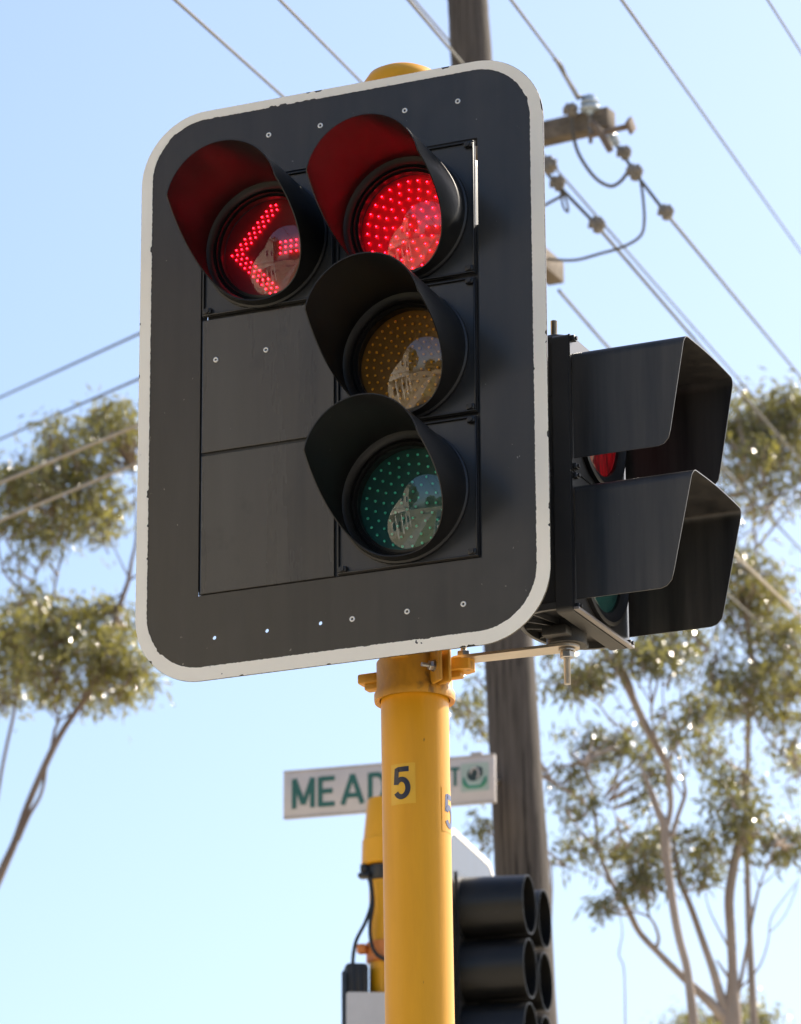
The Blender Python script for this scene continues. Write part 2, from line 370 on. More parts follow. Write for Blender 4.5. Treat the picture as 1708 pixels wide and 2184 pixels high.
# ------------------------------------------------------------------ main yellow pole
PA, PB, PR = .036, .30, .0708
pole = thing('signal_pole', 'nearest yellow steel pole carrying the big four lamp signal, two number 5 stickers on it', 'pole', FR, (PA, PB, GZ))
mb = MB(); mb.lathe([(PR, 0), (PR, -GZ + .752)], (PA, PB, GZ), (0, 0, 1), 64, True, True)
mb.build('pole_shaft', yellow, pole)
mb = MB(); mb.lathe([(.0745, .69), (.086, .70), (.089, .735), (.086, .757), (.074, .776), (.052, .788), (.020, .794), (1e-4, .795)], (PA - .006, PB, 0), (0, 0, 1), 48)
mb.build('pole_cap', yellow, pole, 60)
mb = MB()
mb.lathe([(.0735, -.642), (.0835, -.645), (.0845, -.640), (.0845, -.628), (.0790, -.618), (.0790, -.560), (.0735, -.553)], (PA, PB, 0), (0, 0, 1), 56)
mb.box((PA - .098, PB, -.583), (.052, .034, .022), bevel=.005); mb.box((PA - .092, PB, -.600), (.036, .026, .016), bevel=.004)
mb.prism([(.070, -.020), (.112, -.026), (.130, -.018), (.136, 0), (.130, .018), (.112, .026), (.070, .020)], lambda x, yy, t: Vector((PA + x, PB + yy, t)), -.592, -.568)
mb.box((PA + .094, PB, -.598), (.030, .022, .016), bevel=.004)
# split plates towards the camera side
ca = math.atan2(FR.loc(CAM).y - PB, FR.loc(CAM).x - PA)     # local direction of the viewer
def around(deg, r, h): a = ca + R(deg); return Vector((PA + r * math.cos(a), PB + r * math.sin(a), h))
for dg in (27, 38):
    a = ca + R(dg); mb.box(around(dg, .094, -.588), (.052, .008, .078), Matrix.Rotation(a, 3, 'Z'), .002)
mb.box(around(-22, .083, -.558), (.024, .040, .022), Matrix.Rotation(ca - R(22), 3, 'Z'), .004)
mb.build('pole_clamp', yellow_dirty, pole)
d = (around(28, .1, 0) - around(26, .1, 0)).normalized()
c0 = around(32.5, .098, -.592)
mb = MB(); mb.thread(c0 - d * .042, d, .0046, .03); mb.hexbolt(c0 - d * .026, d, .0105, .010); mb.lathe([(.0125, -.016), (.0125, -.013)], c0, d, 20, True, True)
mb.hexbolt(c0 + d * .013, d, .0105, .008)
mb.build('clamp_bolt', steel, pole)
a = ca - R(22); mb = MB(); mb.box(around(-22, .0955, -.557), (.006, .030, .013), Matrix.Rotation(a, 3, 'Z'), .002); mb.build('clamp_bolt', steel, pole)
# stickers with the number 5, wrapped on the shaft
def arcpt(deg, h, r): a = ca + R(deg); return Vector((PA + r * math.cos(a), PB + r * math.sin(a), h))
def sticker(d0, d1, h0, h1, f0, fh0, fh1, fw, ink, bgm):
    mb = MB(); mb.grid(lambda i, j: arcpt(d0 + (d1 - d0) * i, h0 + (h1 - h0) * j, PR + .0005), 16, 4)
    lab = mb.build('number_sticker', bgm, pole)
    H = fh1 - fh0; W = fw; hw = .082; asp = (W * R(1) * PR) / H
    bowl = [(.50 + .43 * math.cos(R(148 - 300 * i / 24)), .315 + .28 * math.sin(R(148 - 300 * i / 24))) for i in range(25)]
    for path, dr in (([(1.0, .918), (.17, .918), (.10, .44)], .0010), (bowl, .0013)):
      stroke(lab, path, dr, f0, fh0, W, H, hw, asp, ink)
    return lab
def stroke(lab, path, dr, f0, fh0, W, H, hw, asp, ink):
    fine = []
    for p, q in zip(path[:-1], path[1:]):
        k = max(1, int(math.hypot(q[0] - p[0], q[1] - p[1]) / .08))
        fine += [(p[0] + (q[0] - p[0]) * i / k, p[1] + (q[1] - p[1]) * i / k) for i in range(k)]
    fine.append(path[-1]); L_, R_ = [], []
    for i, p in enumerate(fine):
        a, b = fine[max(i - 1, 0)], fine[min(i + 1, len(fine) - 1)]
        tx, ty = (b[0] - a[0]) * asp, b[1] - a[1]; l = math.hypot(tx, ty); nx, ny = -ty / l, tx / l
        for lst, s in ((L_, 1), (R_, -1)):
            x = p[0] + s * nx * hw / asp; yv = p[1] + s * ny * hw
            lst.append(arcpt(f0 + x * W, fh0 + yv * H, PR + dr))
    mb = MB(); mb.skin([mb.ring(L_), mb.ring(R_)], False); mb.build('numeral_five', ink, lab)
VD = -1
sticker(-46, -1, -.879, -.793, -38, -.866, -.800, 26, decal_ink, decal_yellow)
sticker(47, 92, -.932, -.838, 57, -.920, -.850, 26, mat('faded_blue_ink', (.05, .07, .16), .45), yellow)

# the pole leans a touch to the left
pole.location = FR.w((PA + .0402, PB, GZ)); pole.rotation_euler = (0, -.010, FR.rz)

# ------------------------------------------------------------------ big four lamp signal
W2, TOP, BOT = .4647, .635, -.635
sig = thing('traffic_signal', 'big four lamp signal on white edged black board, red arrow and red disc lit', 'traffic light', FR, (0, 0, BOT), 'traffic signals')
hol = [(-.2814, -.5458), (-.1618, -.5456), (-.0414, -.5447)]
win = [(-.324, -.456), (-.321, -.452), (.3165, -.452), (.3165, .462), (-.3200, .462), (-.3200, -.449)]
outl = rrect(-W2, W2, BOT, TOP, .152, 18)
plate([outl, win] + [circle(x, z, .0042, 16) for x, z in hol], .003, 'target_board', board_black, sig, lambda a, b, c: Vector((a, .0015 - c, b)))
# white border: ragged inside edge, bites out of the outside edge
def ragged(pts, inward, amp, chip, seed):
    rr_ = random.Random(seed); out = []; n = len(pts); cur = 0; left = 0
    for i, p in enumerate(pts):
        a, b = pts[i - 1], pts[(i + 1) % n]; tx, tz = b[0] - a[0], b[1] - a[1]; l = math.hypot(tx, tz) or 1
        nx, nz = -tz / l * inward, tx / l * inward
        if left <= 0 and rr_.random() < chip: left = rr_.randint(1, 4); cur = rr_.uniform(.0015, .0048)
        off = rr_.random() * amp + (cur * rr_.uniform(.6, 1) if left > 0 else 0); left -= 1
        out.append((p[0] + nx * off, p[1] + nz * off))
    return out
bo = ragged(rrect(-W2 + .0004, W2 - .0004, BOT + .0004, TOP - .0004, .1516, 40, step=.004), 1, .0005, .022, 3)
bi = ragged(rrect(-.4375, .4345, -.6050, .6150, .126, 40, step=.004), -1, .0012, .02, 5)
plate([bo, bi], .0008, 'white_border', border_white, sig, lambda a, b, c: Vector((a, -.0007 - c, b)))
cA = (-.316, -.0115); cB = (-.0035, .3095); rows = ((.163, .458), (-.139, .155), (-.448, -.147))
lamp(sig, -.168, .305, (cA[0], cA[1], *rows[0]), 'red', pattern='arrow')['label'] = 'lamp showing a lit red left arrow'
lamp(sig, .151, .306, (cB[0], cB[1], *rows[0]), 'red')['label'] = 'lamp with its red disc lit'
lamp(sig, .149, .003, (cB[0], cB[1], *rows[1]), 'amber', pattern='dense')['label'] = 'unlit amber lamp'
lamp(sig, .147, -.299, (cB[0], cB[1], *rows[2]), 'green')['label'] = 'unlit green lamp'
for r_ in rows[1:]:
    mb = MB(); mb.box(((cA[0] + cA[1]) / 2, .003, (r_[0] + r_[1]) / 2), (cA[1] - cA[0], .003, r_[1] - r_[0]), bevel=.0008, seg=1); mb.build('blank_panel', panel_black, sig)
for x, z in [(-.1632, .5533), (-.0424, .5533), (.1527, .5525), (.2735, .5519), (-.2839, .0633), (-.1672, .0674), (.0299, -.5448), (.1514, -.5443), (.2747, -.5442)]:
    mb = MB(); mb.lathe([(.0062, .001), (.0060, -.0014), (.0046, -.0022), (.0028, -.0016), (.0024, .001)], (x, .001, z), (0, 1, 0), 20); mb.build('rivet', rivet_metal, sig, 70)
# housings behind the board
mb = MB()
mb.box((-.163, .105, .31), (.285, .12, .286), bevel=.03); mb.box((.153, .105, .005), (.285, .12, .896), bevel=.03)
mb.box((-.163, .0095, -.145), (.318, .003, .606)); mb.box((-.0075, .0125, .005), (.02, .002, .91)); mb.box((-.318, .0125, .011), (.014, .003, .90))
mb.box((.318, .0125, -.09), (.022, .003, .725)); mb.box((0, .0155, .159), (.62, .002, .02)); mb.box((.15, .0155, -.143), (.31, .002, .02)); mb.box((0, .0155, .461), (.63, .002, .02)); mb.box((0, .0155, -.451), (.64, .002, .016))
mb.build('lantern_housing', housing_black, sig)
for hh in (.47, -.46):
    mb = MB(); mb.box((PA, .195, hh), (.05, .22, .012), bevel=.002); mb.box((.09, .12, hh - .002), (.22, .05, .014), bevel=.002)
    mb.build('mounting_bracket', yellow_dirty, sig)

# ------------------------------------------------------------------ two lamp signal on the right, turned side on (SIDE frame: x=b, y=-a)
sb = .308
ped = thing('traffic_signal', 'two lamp signal seen side on with boxy black visors, bolted to steel strap', 'traffic light', SIDE, (sb, -.375, -.565), 'traffic signals')
def sp(a, b, h): return Vector((b, -a, h))
dx0, dx1, dz0, dz1, DA = .150, .466, -.538, .060, .455     # door edges in b and h, door front in a
mb = MB()
for z0, z1 in ((-.238, dz1), (dz0, -.242)):
    pass
mb.prism(rrect(dx0, dx1, dz0, dz1, .012, 5), lambda x, z, t: Vector((x, -t, z)), .415, DA - .004); mb.build('lantern_housing_rim', housing_black, ped)
# D shaped housing body with open ribbed bottom
arc = [(.416 - .125 * math.sin(R(t)) ** .7 if 0 < t < 180 else .416, sb - .153 * math.cos(R(t))) for t in range(0, 181, 9)]
mb = MB(); mb.prism([(a, b) for a, b in arc], lambda a, b, t: sp(a, b, t), -.515, .045)
for z in (-.07, -.23, -.245, -.40): mb.prism([(sb + (b - sb) * 1.012, a - .004) for a, b in arc], lambda b, a, t: sp(a, b, t), z, z + .006)
mb.build('lantern_housing', housing_black, ped, 40)
mb = MB()
A = mb.ring([sp(a - .002, sb + (b - sb) * 1.015, -.530) for a, b in arc]); B = mb.ring([sp(a - .002, sb + (b - sb) * 1.015, -.516) for a, b in arc])
C_ = mb.ring([sp(.416 - (.416 - a) * .95, sb + (b - sb) * .96, -.516) for a, b in arc]); D_ = mb.ring([sp(.416 - (.416 - a) * .95, sb + (b - sb) * .96, -.530) for a, b in arc])
mb.skin([B, A, D_, C_], False)
for t in (25, 50, 75, 105, 130, 155):
    a1, b1 = .416 - .122 * math.sin(R(t)) ** .7, sb - .149 * math.cos(R(t)); p0, p1 = sp(.385, sb, -.5215), sp(a1, b1, -.5215)
    dd = p1 - p0; mb.box((p0 + p1) / 2, (dd.length, .0035, .011), Matrix.Rotation(math.atan2(dd.y, dd.x), 3, 'Z'))
mb.build('base_rib', mat('rib_plastic', (.05, .05, .05), .4), ped)
mb = MB(); mb.lathe([(.041, -.562), (.0415, -.556), (.0415, -.50)], sp(.375, sb, 0), (0, 0, 1), 40, True, True); mb.build('stem', housing_black, ped)
mb = MB(); mb.box(sp(.372, sb, -.5445), (.13, .055, .020), bevel=.004); mb.build('stem_foot', housing_black, ped)
mb = MB(); mb.thread(sp(.375, sb, -.644), (0, 0, 1), .0072, .085); mb.hexbolt(sp(.375, sb, -.589), (0, 0, 1), .0145, .015); mb.lathe([(.0175, -.574), (.0175, -.571)], sp(.375, sb, 0), (0, 0, 1), 24, True, True); mb.build('threaded_rod', steel, ped)
mb = MB(); mb.lathe([(.042, .04), (.042, .100), (.036, .108)], sp(.366, .302, 0), (0, 0, 1), 32, True, True); mb.build('top_hub', housing_black, ped)
mb = MB(); mb.thread(sp(.362, .300, .100), (0, 0, 1), .0075, .052); mb.hexbolt(sp(.362, .300, .108), (0, 0, 1), .013, .008); mb.build('threaded_rod', steel, ped)
def box_visor(zt, zb, at_, ab, a0=DA + .002):
    b0, b1 = dx0 + .008, dx1 - .008; r = .02; U = []
    for i in range(13): U.append((b0, zb + (zt - r - zb) * (1 - math.cos(i / 12 * math.pi)) / 2))
    for i in range(1, 7): q = R(90 * i / 6); U.append((b0 + r - r * math.cos(q), zt - r + r * math.sin(q)))
    for i in range(1, 8): U.append((b0 + r + (b1 - b0 - 2 * r) * i / 8, zt + .004 * math.sin(math.pi * i / 8)))
    for i in range(0, 7): q = R(90 - 90 * i / 6); U.append((b1 - r + r * math.cos(q), zt - r + r * math.sin(q)))
    for i in range(1, 13): U.append((b1, zt - r - (zt - r - zb) * (1 - math.cos(i / 12 * math.pi)) / 2))
    def front(z):
        k = (z - zb) / (zt - zb); a = ab + (at_ - ab) * max(0, min(1, k)); dz = z - zb; q = .022
        if dz < q: a -= q - math.sqrt(max(0, q * q - (q - dz) ** 2))
        return a
    mb = MB(); rings = []
    for j in range(9): rings.append(mb.ring([sp(a0 + (front(z) - a0) * j / 8, b, z) for b, z in U]))
    mb.skin(rings, False); mb.solidify(.0022); return mb
for cz, (zt, zb, at_, ab), asp in ((-.092, (.022, -.212, .704, .662), 'red'), (-.388, (-.268, -.514, .714, .660), 'green')):
    z0, z1 = (-.237, dz1 - .002) if asp == 'red' else (dz0 + .002, -.241)
    door = plate([rect(dx0 + .002, dx1 - .002, z0, z1), circle(sb, cz, .134, 56)], .004, 'signal_lamp', door_black, ped, lambda a, b, c: Vector((a, -DA + .002 - c, b)))
    mb = MB(); o = Vector((sb, -DA, cz))
    mb.lathe([(.138, .004), (.138, -.010), (.130, -.012), (.122, -.006), (.110, -.003), (.108, .006)], o, (0, 1, 0), 64); mb.build('bezel', trim_black, door, 50)
    for sx in (dx0 + .012, dx1 - .012):
        for sz in (z0 + .008, z1 - .008):
            mb = MB(); mb.box((sx, -DA - .004, sz), (.016, .010, .012), bevel=.002); mb.cyl((sx, -DA - .013, sz), (sx, -DA, sz), .0042, n=12)
            mb.build('door_clip', trim_black, door)
    mb = MB(); mb.lathe([(1e-5, .003), (.109, .003)], o, (0, 1, 0), 40); mb.build('led_mask', glow('red_figure_glow', (1, .001, .012), .01, .14, (.06, .005, .007)) if asp == 'red' else plate_green, door)
    mb = MB(); lens_dome(mb, sb, cz, .109, -DA + .0005, .26, tilt=0); mb.build('lens', cov_red if asp == 'red' else cov_green, door, 80, recalc=False)
    box_visor(zt, zb, at_, ab).build('visor', side_visor, door, 40)
mb = MB(); mb.box(sp(DA + .004, sb, dz0 + .004), (dx1 - dx0, .012, .006), bevel=.001)
mb.build('door_sill', mat('door_sill_ground_light', (.20, .18, .17), .4), ped)  # door's bottom edge, light off the ground put into its pale colour

strap = thing('steel_strap', 'flat steel strap joining the yellow clamp to the side on signal', 'bracket', FR, (.27, PB, -.566))
mb = MB(); pts = []
for i in range(13): q = R(90 + 180 * i / 12); pts.append((.145 + .024 * math.cos(q), PB + .024 * math.sin(q)))
for i in range(13): q = R(-90 + 180 * i / 12); pts.append((.375 + .027 * math.cos(q), sb + .027 * math.sin(q)))
mb.prism(pts, lambda x, y_, t: Vector((x, y_, t)), -.5685, -.5625); mb.build('flat_bar', zinc, strap)
mb = MB(); mb.thread((.148, PB, -.5600), (0, 0, 1), .0070, .040); mb.hexbolt((.148, PB, -.561), (0, 0, 1), .014, .013); mb.lathe([(.017, -.5625), (.017, -.5600)], (.148, PB, 0), (0, 0, 1), 20, True, True); mb.build('strap_bolt', steel, strap)

# ------------------------------------------------------------------ rear yellow pole and its signals
YR = 17.5
def vfoot(Y):                            # image row of the ground at distance Y
    k = -CAM.z / Y; return 1092 + F_PX * math.tan(TH + math.atan(-k))
pp = at(822, 1900, YR); RP = Frame((pp.x, pp.y, 0), R(15))
def rz(u, v): return at(u, v, YR).z
rp = thing('signal_pole', 'farther yellow pole with conical cap, mostly hidden behind the nearest yellow pole', 'pole', RP, (0, 0, 0))
k = ppm(pp)
mb = MB(); mb.cyl((0, 0, 0), (0, 0, rz(822, 1860)), 35 / k, n=40); mb.build('pole_shaft', yellow, rp)
z0, z1, z2 = rz(822, 1846), rz(822, 1792), rz(822, 1706)
mb = MB(); mb.lathe([(.085, z0 - .004), (.101, z0), (.098, z1 - .004), (.093, z1), (.076, z2 - .01), (.072, z2), (1e-4, z2 + .006)], (0, 0, 0), (0, 0, 1), 40); mb.build('pole_cap', yellow, rp)
mb = MB(); mb.lathe([(.074, z0 - .07), (.078, z0 - .055), (.078, z0 - .008)], (0, 0, 0), (0, 0, 1), 32, True, True)
q = RP.loc(at(778, 1868, YR - .03)); mb.box(q, (.05, .05, .02), bevel=.004); q = RP.loc(at(776, 1852, YR - .03)); mb.box(q, (.02, .03, .035), bevel=.004)
mb.build('cap_collar', trim_black, rp)
zc = rz(822, 2030)
mb = MB(); mb.lathe([(.070, zc - .05), (.082, zc - .045), (.082, zc + .035), (.070, zc + .04)], (0, 0, 0), (0, 0, 1), 36)
q = RP.loc(at(772, 2024, YR - .03)); mb.box(q, (.045, .04, .04), bevel=.008); mb.build('pole_clamp', mat('orange_clamp_paint', (.62, .20, .04), .5), rp)
def pxpath(pts, Y, n=6):                 # smooth curve through image points at distance Y
    P = [at(u, v, Y if len(q) == 0 else q[0]) for u, v, *q in pts]; out = []
    for i in range(len(P) - 1):
        a, b, c, e = P[max(i - 1, 0)], P[i], P[i + 1], P[min(i + 2, len(P) - 1)]
        for j in range(n):
            t = j / n; out.append(.5 * ((2 * b) + (c - a) * t + (2 * a - 5 * b + 4 * c - e) * t * t + (3 * b - a - 3 * c + e) * t ** 3))
    out.append(P[-1]); return out
mb = MB(); mb.tube([RP.loc(p) for p in pxpath([(788, 1872), (793, 1920), (780, 1965), (760, 2005), (753, 2040), (753, 2065)], YR - .1)], .0085); mb.build('cable', trim_black, rp)
mb = MB(); mb.tube([RP.loc(p) for p in pxpath([(790, 1872), (795, 1925), (789, 1975), (792, 2012), (803, 2035), (824, 2048)], YR - .1)], .0085); mb.build('cable', trim_black, rp)

# six lamp signal, faces right: frame x recedes to the right, front is -y
c1 = at(1127, 1929, YR - .06); RS = Frame((c1.x, c1.y, c1.z), R(15)); LR = .275
rs = thing('traffic_signal', 'black six lamp signal facing right with long tube visors, low behind the pole', 'traffic light', RS, (.14, LR, -.78), 'traffic signals')
cols = (0.0, .285); rws = (0, -.272, -.544)
plate([rrect(-.28, .56, -.92, .31, .13, 10)], .003, 'target_board', board_black, rs, lambda a, b, c: Vector((a, LR + .006 - c, b)))
plate([rrect(-.28, .56, -.92, .31, .13, 10), rrect(-.255, .535, -.895, .285, .108, 10)], .0008, 'white_border', border_white, rs, lambda a, b, c: Vector((a, LR + .0036 - c, b)))
for cx in cols:
    for cz in rws:
        ld = plate([rect(cx - .139, cx + .139, cz - .133, cz + .133), circle(cx, cz, .128, 40)], .004, 'signal_lamp', door_black, rs, lambda a, b, c: Vector((a, LR - .002 - c, b)))
        cutaway_visor(cx, cz, LR, LR - .004, .132, .1245, False).build('visor', visor_black, ld, 40)
        mb = MB(); mb.lathe([(1e-5, -.006), (.11, -.006)], (cx, LR, cz), (0, 1, 0), 32); mb.build('lens', plate_redoff if cz == 0 else (plate_amber if cz > -.3 else plate_green), ld)
mb = MB(); mb.box((.0, LR + .085, -.27), (.25, .14, .83), bevel=.03); mb.box((.285, LR + .085, -.27), (.25, .14, .83), bevel=.03); mb.build('lantern_housing', housing_black, rs)
pq = RS.loc(RP.w((0, 0, c1.z - .3)))
for hz in (-.2, -.62):
    mb = MB(); p0 = Vector((pq.x, pq.y, hz)); p1 = Vector((0, LR + .12, hz)); dd = p1 - p0
    mb.box((p0 + p1) / 2, (dd.length, .04, .012), Matrix.Rotation(math.atan2(dd.y, dd.x), 3, 'Z'), .002)
    mb.build('mounting_bracket', zinc, rs)

# small signal at the bottom left of the rear pole: black housing over a pale panel
YL = YR - .12
lb = at(772, 2183, YL); LF = Frame((lb.x, lb.y, 0), R(84))
def lp(u, v): return LF.loc(at(u, v, YL))
ls = thing('traffic_signal', 'black ribbed lantern housing above a pale grey panel, bottom edge left of yellow poles', 'traffic light', LF, (0, 0, lp(772, 2330).z), 'traffic signals')
a0, a1 = lp(737, 2115), lp(787, 2051)
mb = MB(); mb.box(((a0.x + a1.x) / 2, .09, (a0.z + a1.z) / 2 - .14), (a1.x - a0.x, .16, a1.z - a0.z + .28), bevel=.018, seg=3)
for i in range(3): mb.box((a0.x + .025 + .027 * i, .007, (a0.z + a1.z) / 2 - .01), (.010, .014, a1.z - a0.z - .01), bevel=.003)
mb.build('lantern_housing', housing_black, ls)
b0, b1 = lp(738, 2300), lp(828, 2116)
plate([rrect(b0.x, b1.x, b0.z, b1.z, .012, 5)], .006, 'back_panel', pale_panel, ls, lambda a, b, c: Vector((a, -.004 - c, b)))
mb = MB(); e0 = lp(729, 2072); mb.box((e0.x + .006, .01, (b0.z + e0.z) / 2), (.012, .03, e0.z - b0.z), bevel=.002); mb.build('board_edge', trim_black, ls)
mb = MB(); mb.box(((a0.x + a1.x) / 2 + .08, .1, a0.z - .08), (.16, .03, .012), bevel=.002); mb.build('mounting_bracket', zinc, ls)

# ------------------------------------------------------------------ timber power pole, arms, fittings
YP = 22.0
pv = [(996, -20, 43.5), (1001, 60, 44), (1020, 345, 46), (1040, 700, 48.5), (1089, 1450, 54), (1110, 1800, 58), (1127, 2184, 62), (1150, 2700, 66)]
pb = at(1245, vfoot(YP), YP); pb.z = 0
pwr = thing('power_pole', 'tall weathered timber power pole rising behind the big signal', 'power pole', WORLD, pb)
mb = MB(); pts = [at(u, v, YP) for u, v, r in pv]; rad = [r / ppm(p) for (u, v, r), p in zip(pv, pts)]
top = pts[0] + (pts[0] - pts[1]).normalized() * 1.6
dn = (pts[-1] - pts[-2]).normalized()
pts = [top] + pts + [pts[-1] * .5 + pb * .5, pb - Vector((0, 0, .3))]; rad = [rad[0] * .97] + rad + [.18, .19]
fp, fr_ = [], []
for i in range(len(pts) - 1):
    for j in range(6): t = j / 6; fp.append(pts[i].lerp(pts[i + 1], t)); fr_.append((rad[i] * (1 - t) + rad[i + 1] * t) * rnd.uniform(.985, 1.015))
fp.append(pts[-1]); fr_.append(rad[-1]); mb.tube(fp, fr_, 28); mb.build('pole_shaft', wood, pwr)
def reach(P, az, u):                     # travel from P along azimuth az until image column u
    d = Vector((math.sin(az), math.cos(az), 0)); lo, hi = 0, 6
    for _ in range(40):
        mid = (lo + hi) / 2
        if (uv(P + d * mid)[0] - u) * (uv(P + d * 6)[0] - uv(P)[0]) < 0: lo = mid
        else: hi = mid
    return d, lo
AZ1 = R(119.5)
A0 = at(1020, 345, YP) + Vector((math.sin(AZ1 + math.pi / 2), math.cos(AZ1 + math.pi / 2), 0)) * .16
d1, L1 = reach(A0, AZ1, 1304)
mb = MB(); mb.box(A0 + d1 * (L1 - 1.2) / 2, (L1 + 1.2, .10, .115), Matrix.Rotation(math.pi / 2 - AZ1, 3, 'Z'), .006); arm1 = mb.build('crossarm', arm_wood, pwr)
AZ2 = R(24); A1 = at(1034, 515, YP) + Vector((math.sin(AZ2 + math.pi / 2), math.cos(AZ2 + math.pi / 2), 0)) * .17
d2, L2 = reach(A1, AZ2, 1186)
mb = MB(); mb.box(A1 + d2 * (L2 - 1.0) / 2, (L2 + 1.0, .10, .125), Matrix.Rotation(math.pi / 2 - AZ2, 3, 'Z'), .006); arm2 = mb.build('crossarm', arm_wood, pwr)
YA = (A0 + d1 * L1).y                    # distance of the arm's end
def ins(u, v, s, Y=YA, ax=(0, 0, 1), parent=arm1):
    P = at(u, v, Y); mb = MB()
    mb.lathe([(x * s, t * s) for x, t in ((.02, -.9), (.30, -.9), (.34, -.75), (.40, -.55), (.9, -.5), (1, -.35), (.9, -.1), (.55, .0), (.55, .1), (.85, .16), (.92, .3), (.8, .5), (.45, .58), (.45, .68), (.56, .74), (.56, .95), (.4, 1.08), (.01, 1.1))], P, ax, 24)
    mb.build('insulator', glaze, parent); return P
ins(1258, 226, .058)
mb = MB(); P = at(1258, 226, YA); mb.cyl(P - Vector((0, 0, .06)), P - Vector((0, 0, .22)), .012, n=10); mb.build('insulator_pin', lug, arm1)
ins(1306, 298, .040, YA, (.5, -.1, -.5))
mb = MB(); mb.cyl(at(1255, 290, YA - .06), at(1338, 270, YA - .06), .017, n=12)
P = at(1345, 268, YA - .06); mb.box(P, (.075, .02, .075), Matrix.Rotation(math.pi / 2 - AZ1 + 1.57, 3, 'Z') @ Matrix.Rotation(R(45), 3, 'Y'), .003); mb.build('arm_bolt', rust, arm1)
mb = MB(); mb.tube([at(1262, 262, YA - .07), at(1285, 290, YA - .08), at(1302, 322, YA - .08)], [.02, .022, .02], 8); mb.build('arm_brace', rust, arm1)

WG = 'overhead wires'
def px_r(px, P): return px / 2 / ppm(P)
def wire(label, pts, px, m=wire_m, sag=0, smooth=False, blocks=(), name='overhead_wire', cat='wire'):
    P = pxpath(pts, YP, 8) if smooth else [at(*p) for p in pts]
    if not smooth:
        # carry the wire well past the picture's edge
        if pts[0][0] < 0 or pts[0][1] < 0: P.insert(0, P[0] + (P[0] - P[1]).normalized() * 18)
        if pts[-1][0] > 1708: P.append(P[-1] + (P[-1] - P[-2]).normalized() * 25)
        Q = []
        for i in range(len(P) - 1):
            for j in range(12): t = j / 12; Q.append(P[i].lerp(P[i + 1], t) - Vector((0, 0, sag * 4 * t * (1 - t))))
        Q.append(P[-1]); P = Q
    base = at(*pts[len(pts) // 2]); t = thing(name, label, cat, WORLD, base, WG)
    mb = MB(); r = px_r(px, at(*pts[-2]) if not smooth else base); mb.tube(P, r, 7); mb.build('conductor', m, t)
    for (u, v, Y, s, ang) in blocks:
        mb = MB(); c = at(u, v, Y); M = Matrix.Rotation(R(ang), 3, 'Y')
        mb.box(c, (s, s * .7, s * .62), M, s * .1); mb.box(c + M @ Vector((s * .1, -s * .35, s * .2)), (s * .5, s * .5, s * .5), M, s * .08)
        mb.cyl(c + M @ Vector((-s * .2, 0, -s * .5)), c + M @ Vector((-s * .2, 0, s * .55)), s * .13, n=8); mb.cyl(c + M @ Vector((s * .25, 0, -s * .45)), c + M @ Vector((s * .25, 0, s * .5)), s * .13, n=8)
        mb.build('wire_clamp', lug, t)
    return t
# from above the camera to the pole
wire('wire from upper left meeting board top left of centre', [(300, -66, 13.5), (602, 205, 18), (1018, 580, 22)], 6.6)
wire('wire dropping to the board just left of the yellow pole cap', [(540, -57, 13.5), (770, 175, 18), (1015, 423, 22)], 5.8)
wire('thick wire crossing in front of the power pole top', [(840, -37, 15), (987, 137, 20), (1128, 305, 21.6)], 6.6)
wire('twisted wire coming down onto the glass insulator on the crossarm', [(1060, -40, 16), (1180, 120, YA - 1.2), (1232, 212, YA)], 6.0, wire_m)
wire('twisted tie binding the wire end above the insulator', [(1183, 126, YA - 1.05), (1196, 140, YA - .9), (1206, 162, YA - .6), (1222, 188, YA - .2), (1234, 206, YA - .03), (1262, 208, YA)], 9, wire_dark, smooth=True, name='wire_tie', blocks=((1216, 236, YA, .075, 35),))
wire('long bare wire crossing the upper right sky', [(1290, -50, 15), (1480, 215, 22), (1760, 611, 36)], 5.5)
wire('short wire across the top right corner', [(1600, -58, 16), (1637, 0, 17), (1800, 256, 25)], 5.0)
wire('wire running from outer clamp block below the crossarm end to right edge', [(1308, 302, YA), (1331, 332, YA), (1352, 368, YA), (1372, 392, YA), (1420, 455, YA), (1708, 805, 34), (1800, 917, 38)], 5.0, blocks=((1352, 368, YA, .085, 50), (1330, 327, YA, .075, 40), (1419, 453, YA, .08, 50)))
wire('wire from inner clamp block passing behind the boxy visors', [(1150, 350, YA + .3), (1183, 388, YA + .3), (1270, 478, YA + .3), (1458, 697, 26), (1708, 984, 36), (1800, 1090, 40)], 5.0, blocks=((1188, 392, YA + .3, .08, 40), (1272, 480, YA + .3, .085, 50), (1170, 352, YA + .2, .09, 80)))
wire('thin wire passing behind the power pole top, then parallel to the inner clamp wire', [(850, -38, 24), (970, 102, 26), (1120, 285, 27), (1310, 505, 28), (1525, 752, 33), (1800, 1068, 42)], 4.4)
wire('wire from the lower crossarm end to the right foliage', [(1192, 620, 23), (1285, 728, 26), (1708, 1173, 40), (1800, 1270, 44)], 4.5)
wire('thick pale wire crossing foliage beside the lower visor', [(1040, 672, 22), (1440, 1060, 27), (1564, 1180, 30), (1708, 1318, 36), (1800, 1406, 40)], 6.0, wire_pale)
wire('low short wire in the foliage beside the lower visor', [(1045, 810, 22), (1400, 1130, 27), (1531, 1249, 30), (1650, 1357, 36)], 5.0)
wire('looped jumper cable under the outer crossarm end', [(1219, 245, YA), (1223, 290, YA), (1236, 332, YA), (1268, 378, YA), (1300, 397, YA), (1322, 388, YA), (1338, 368, YA)], 8, wire_dark, smooth=True, name='jumper_cable', cat='cable')
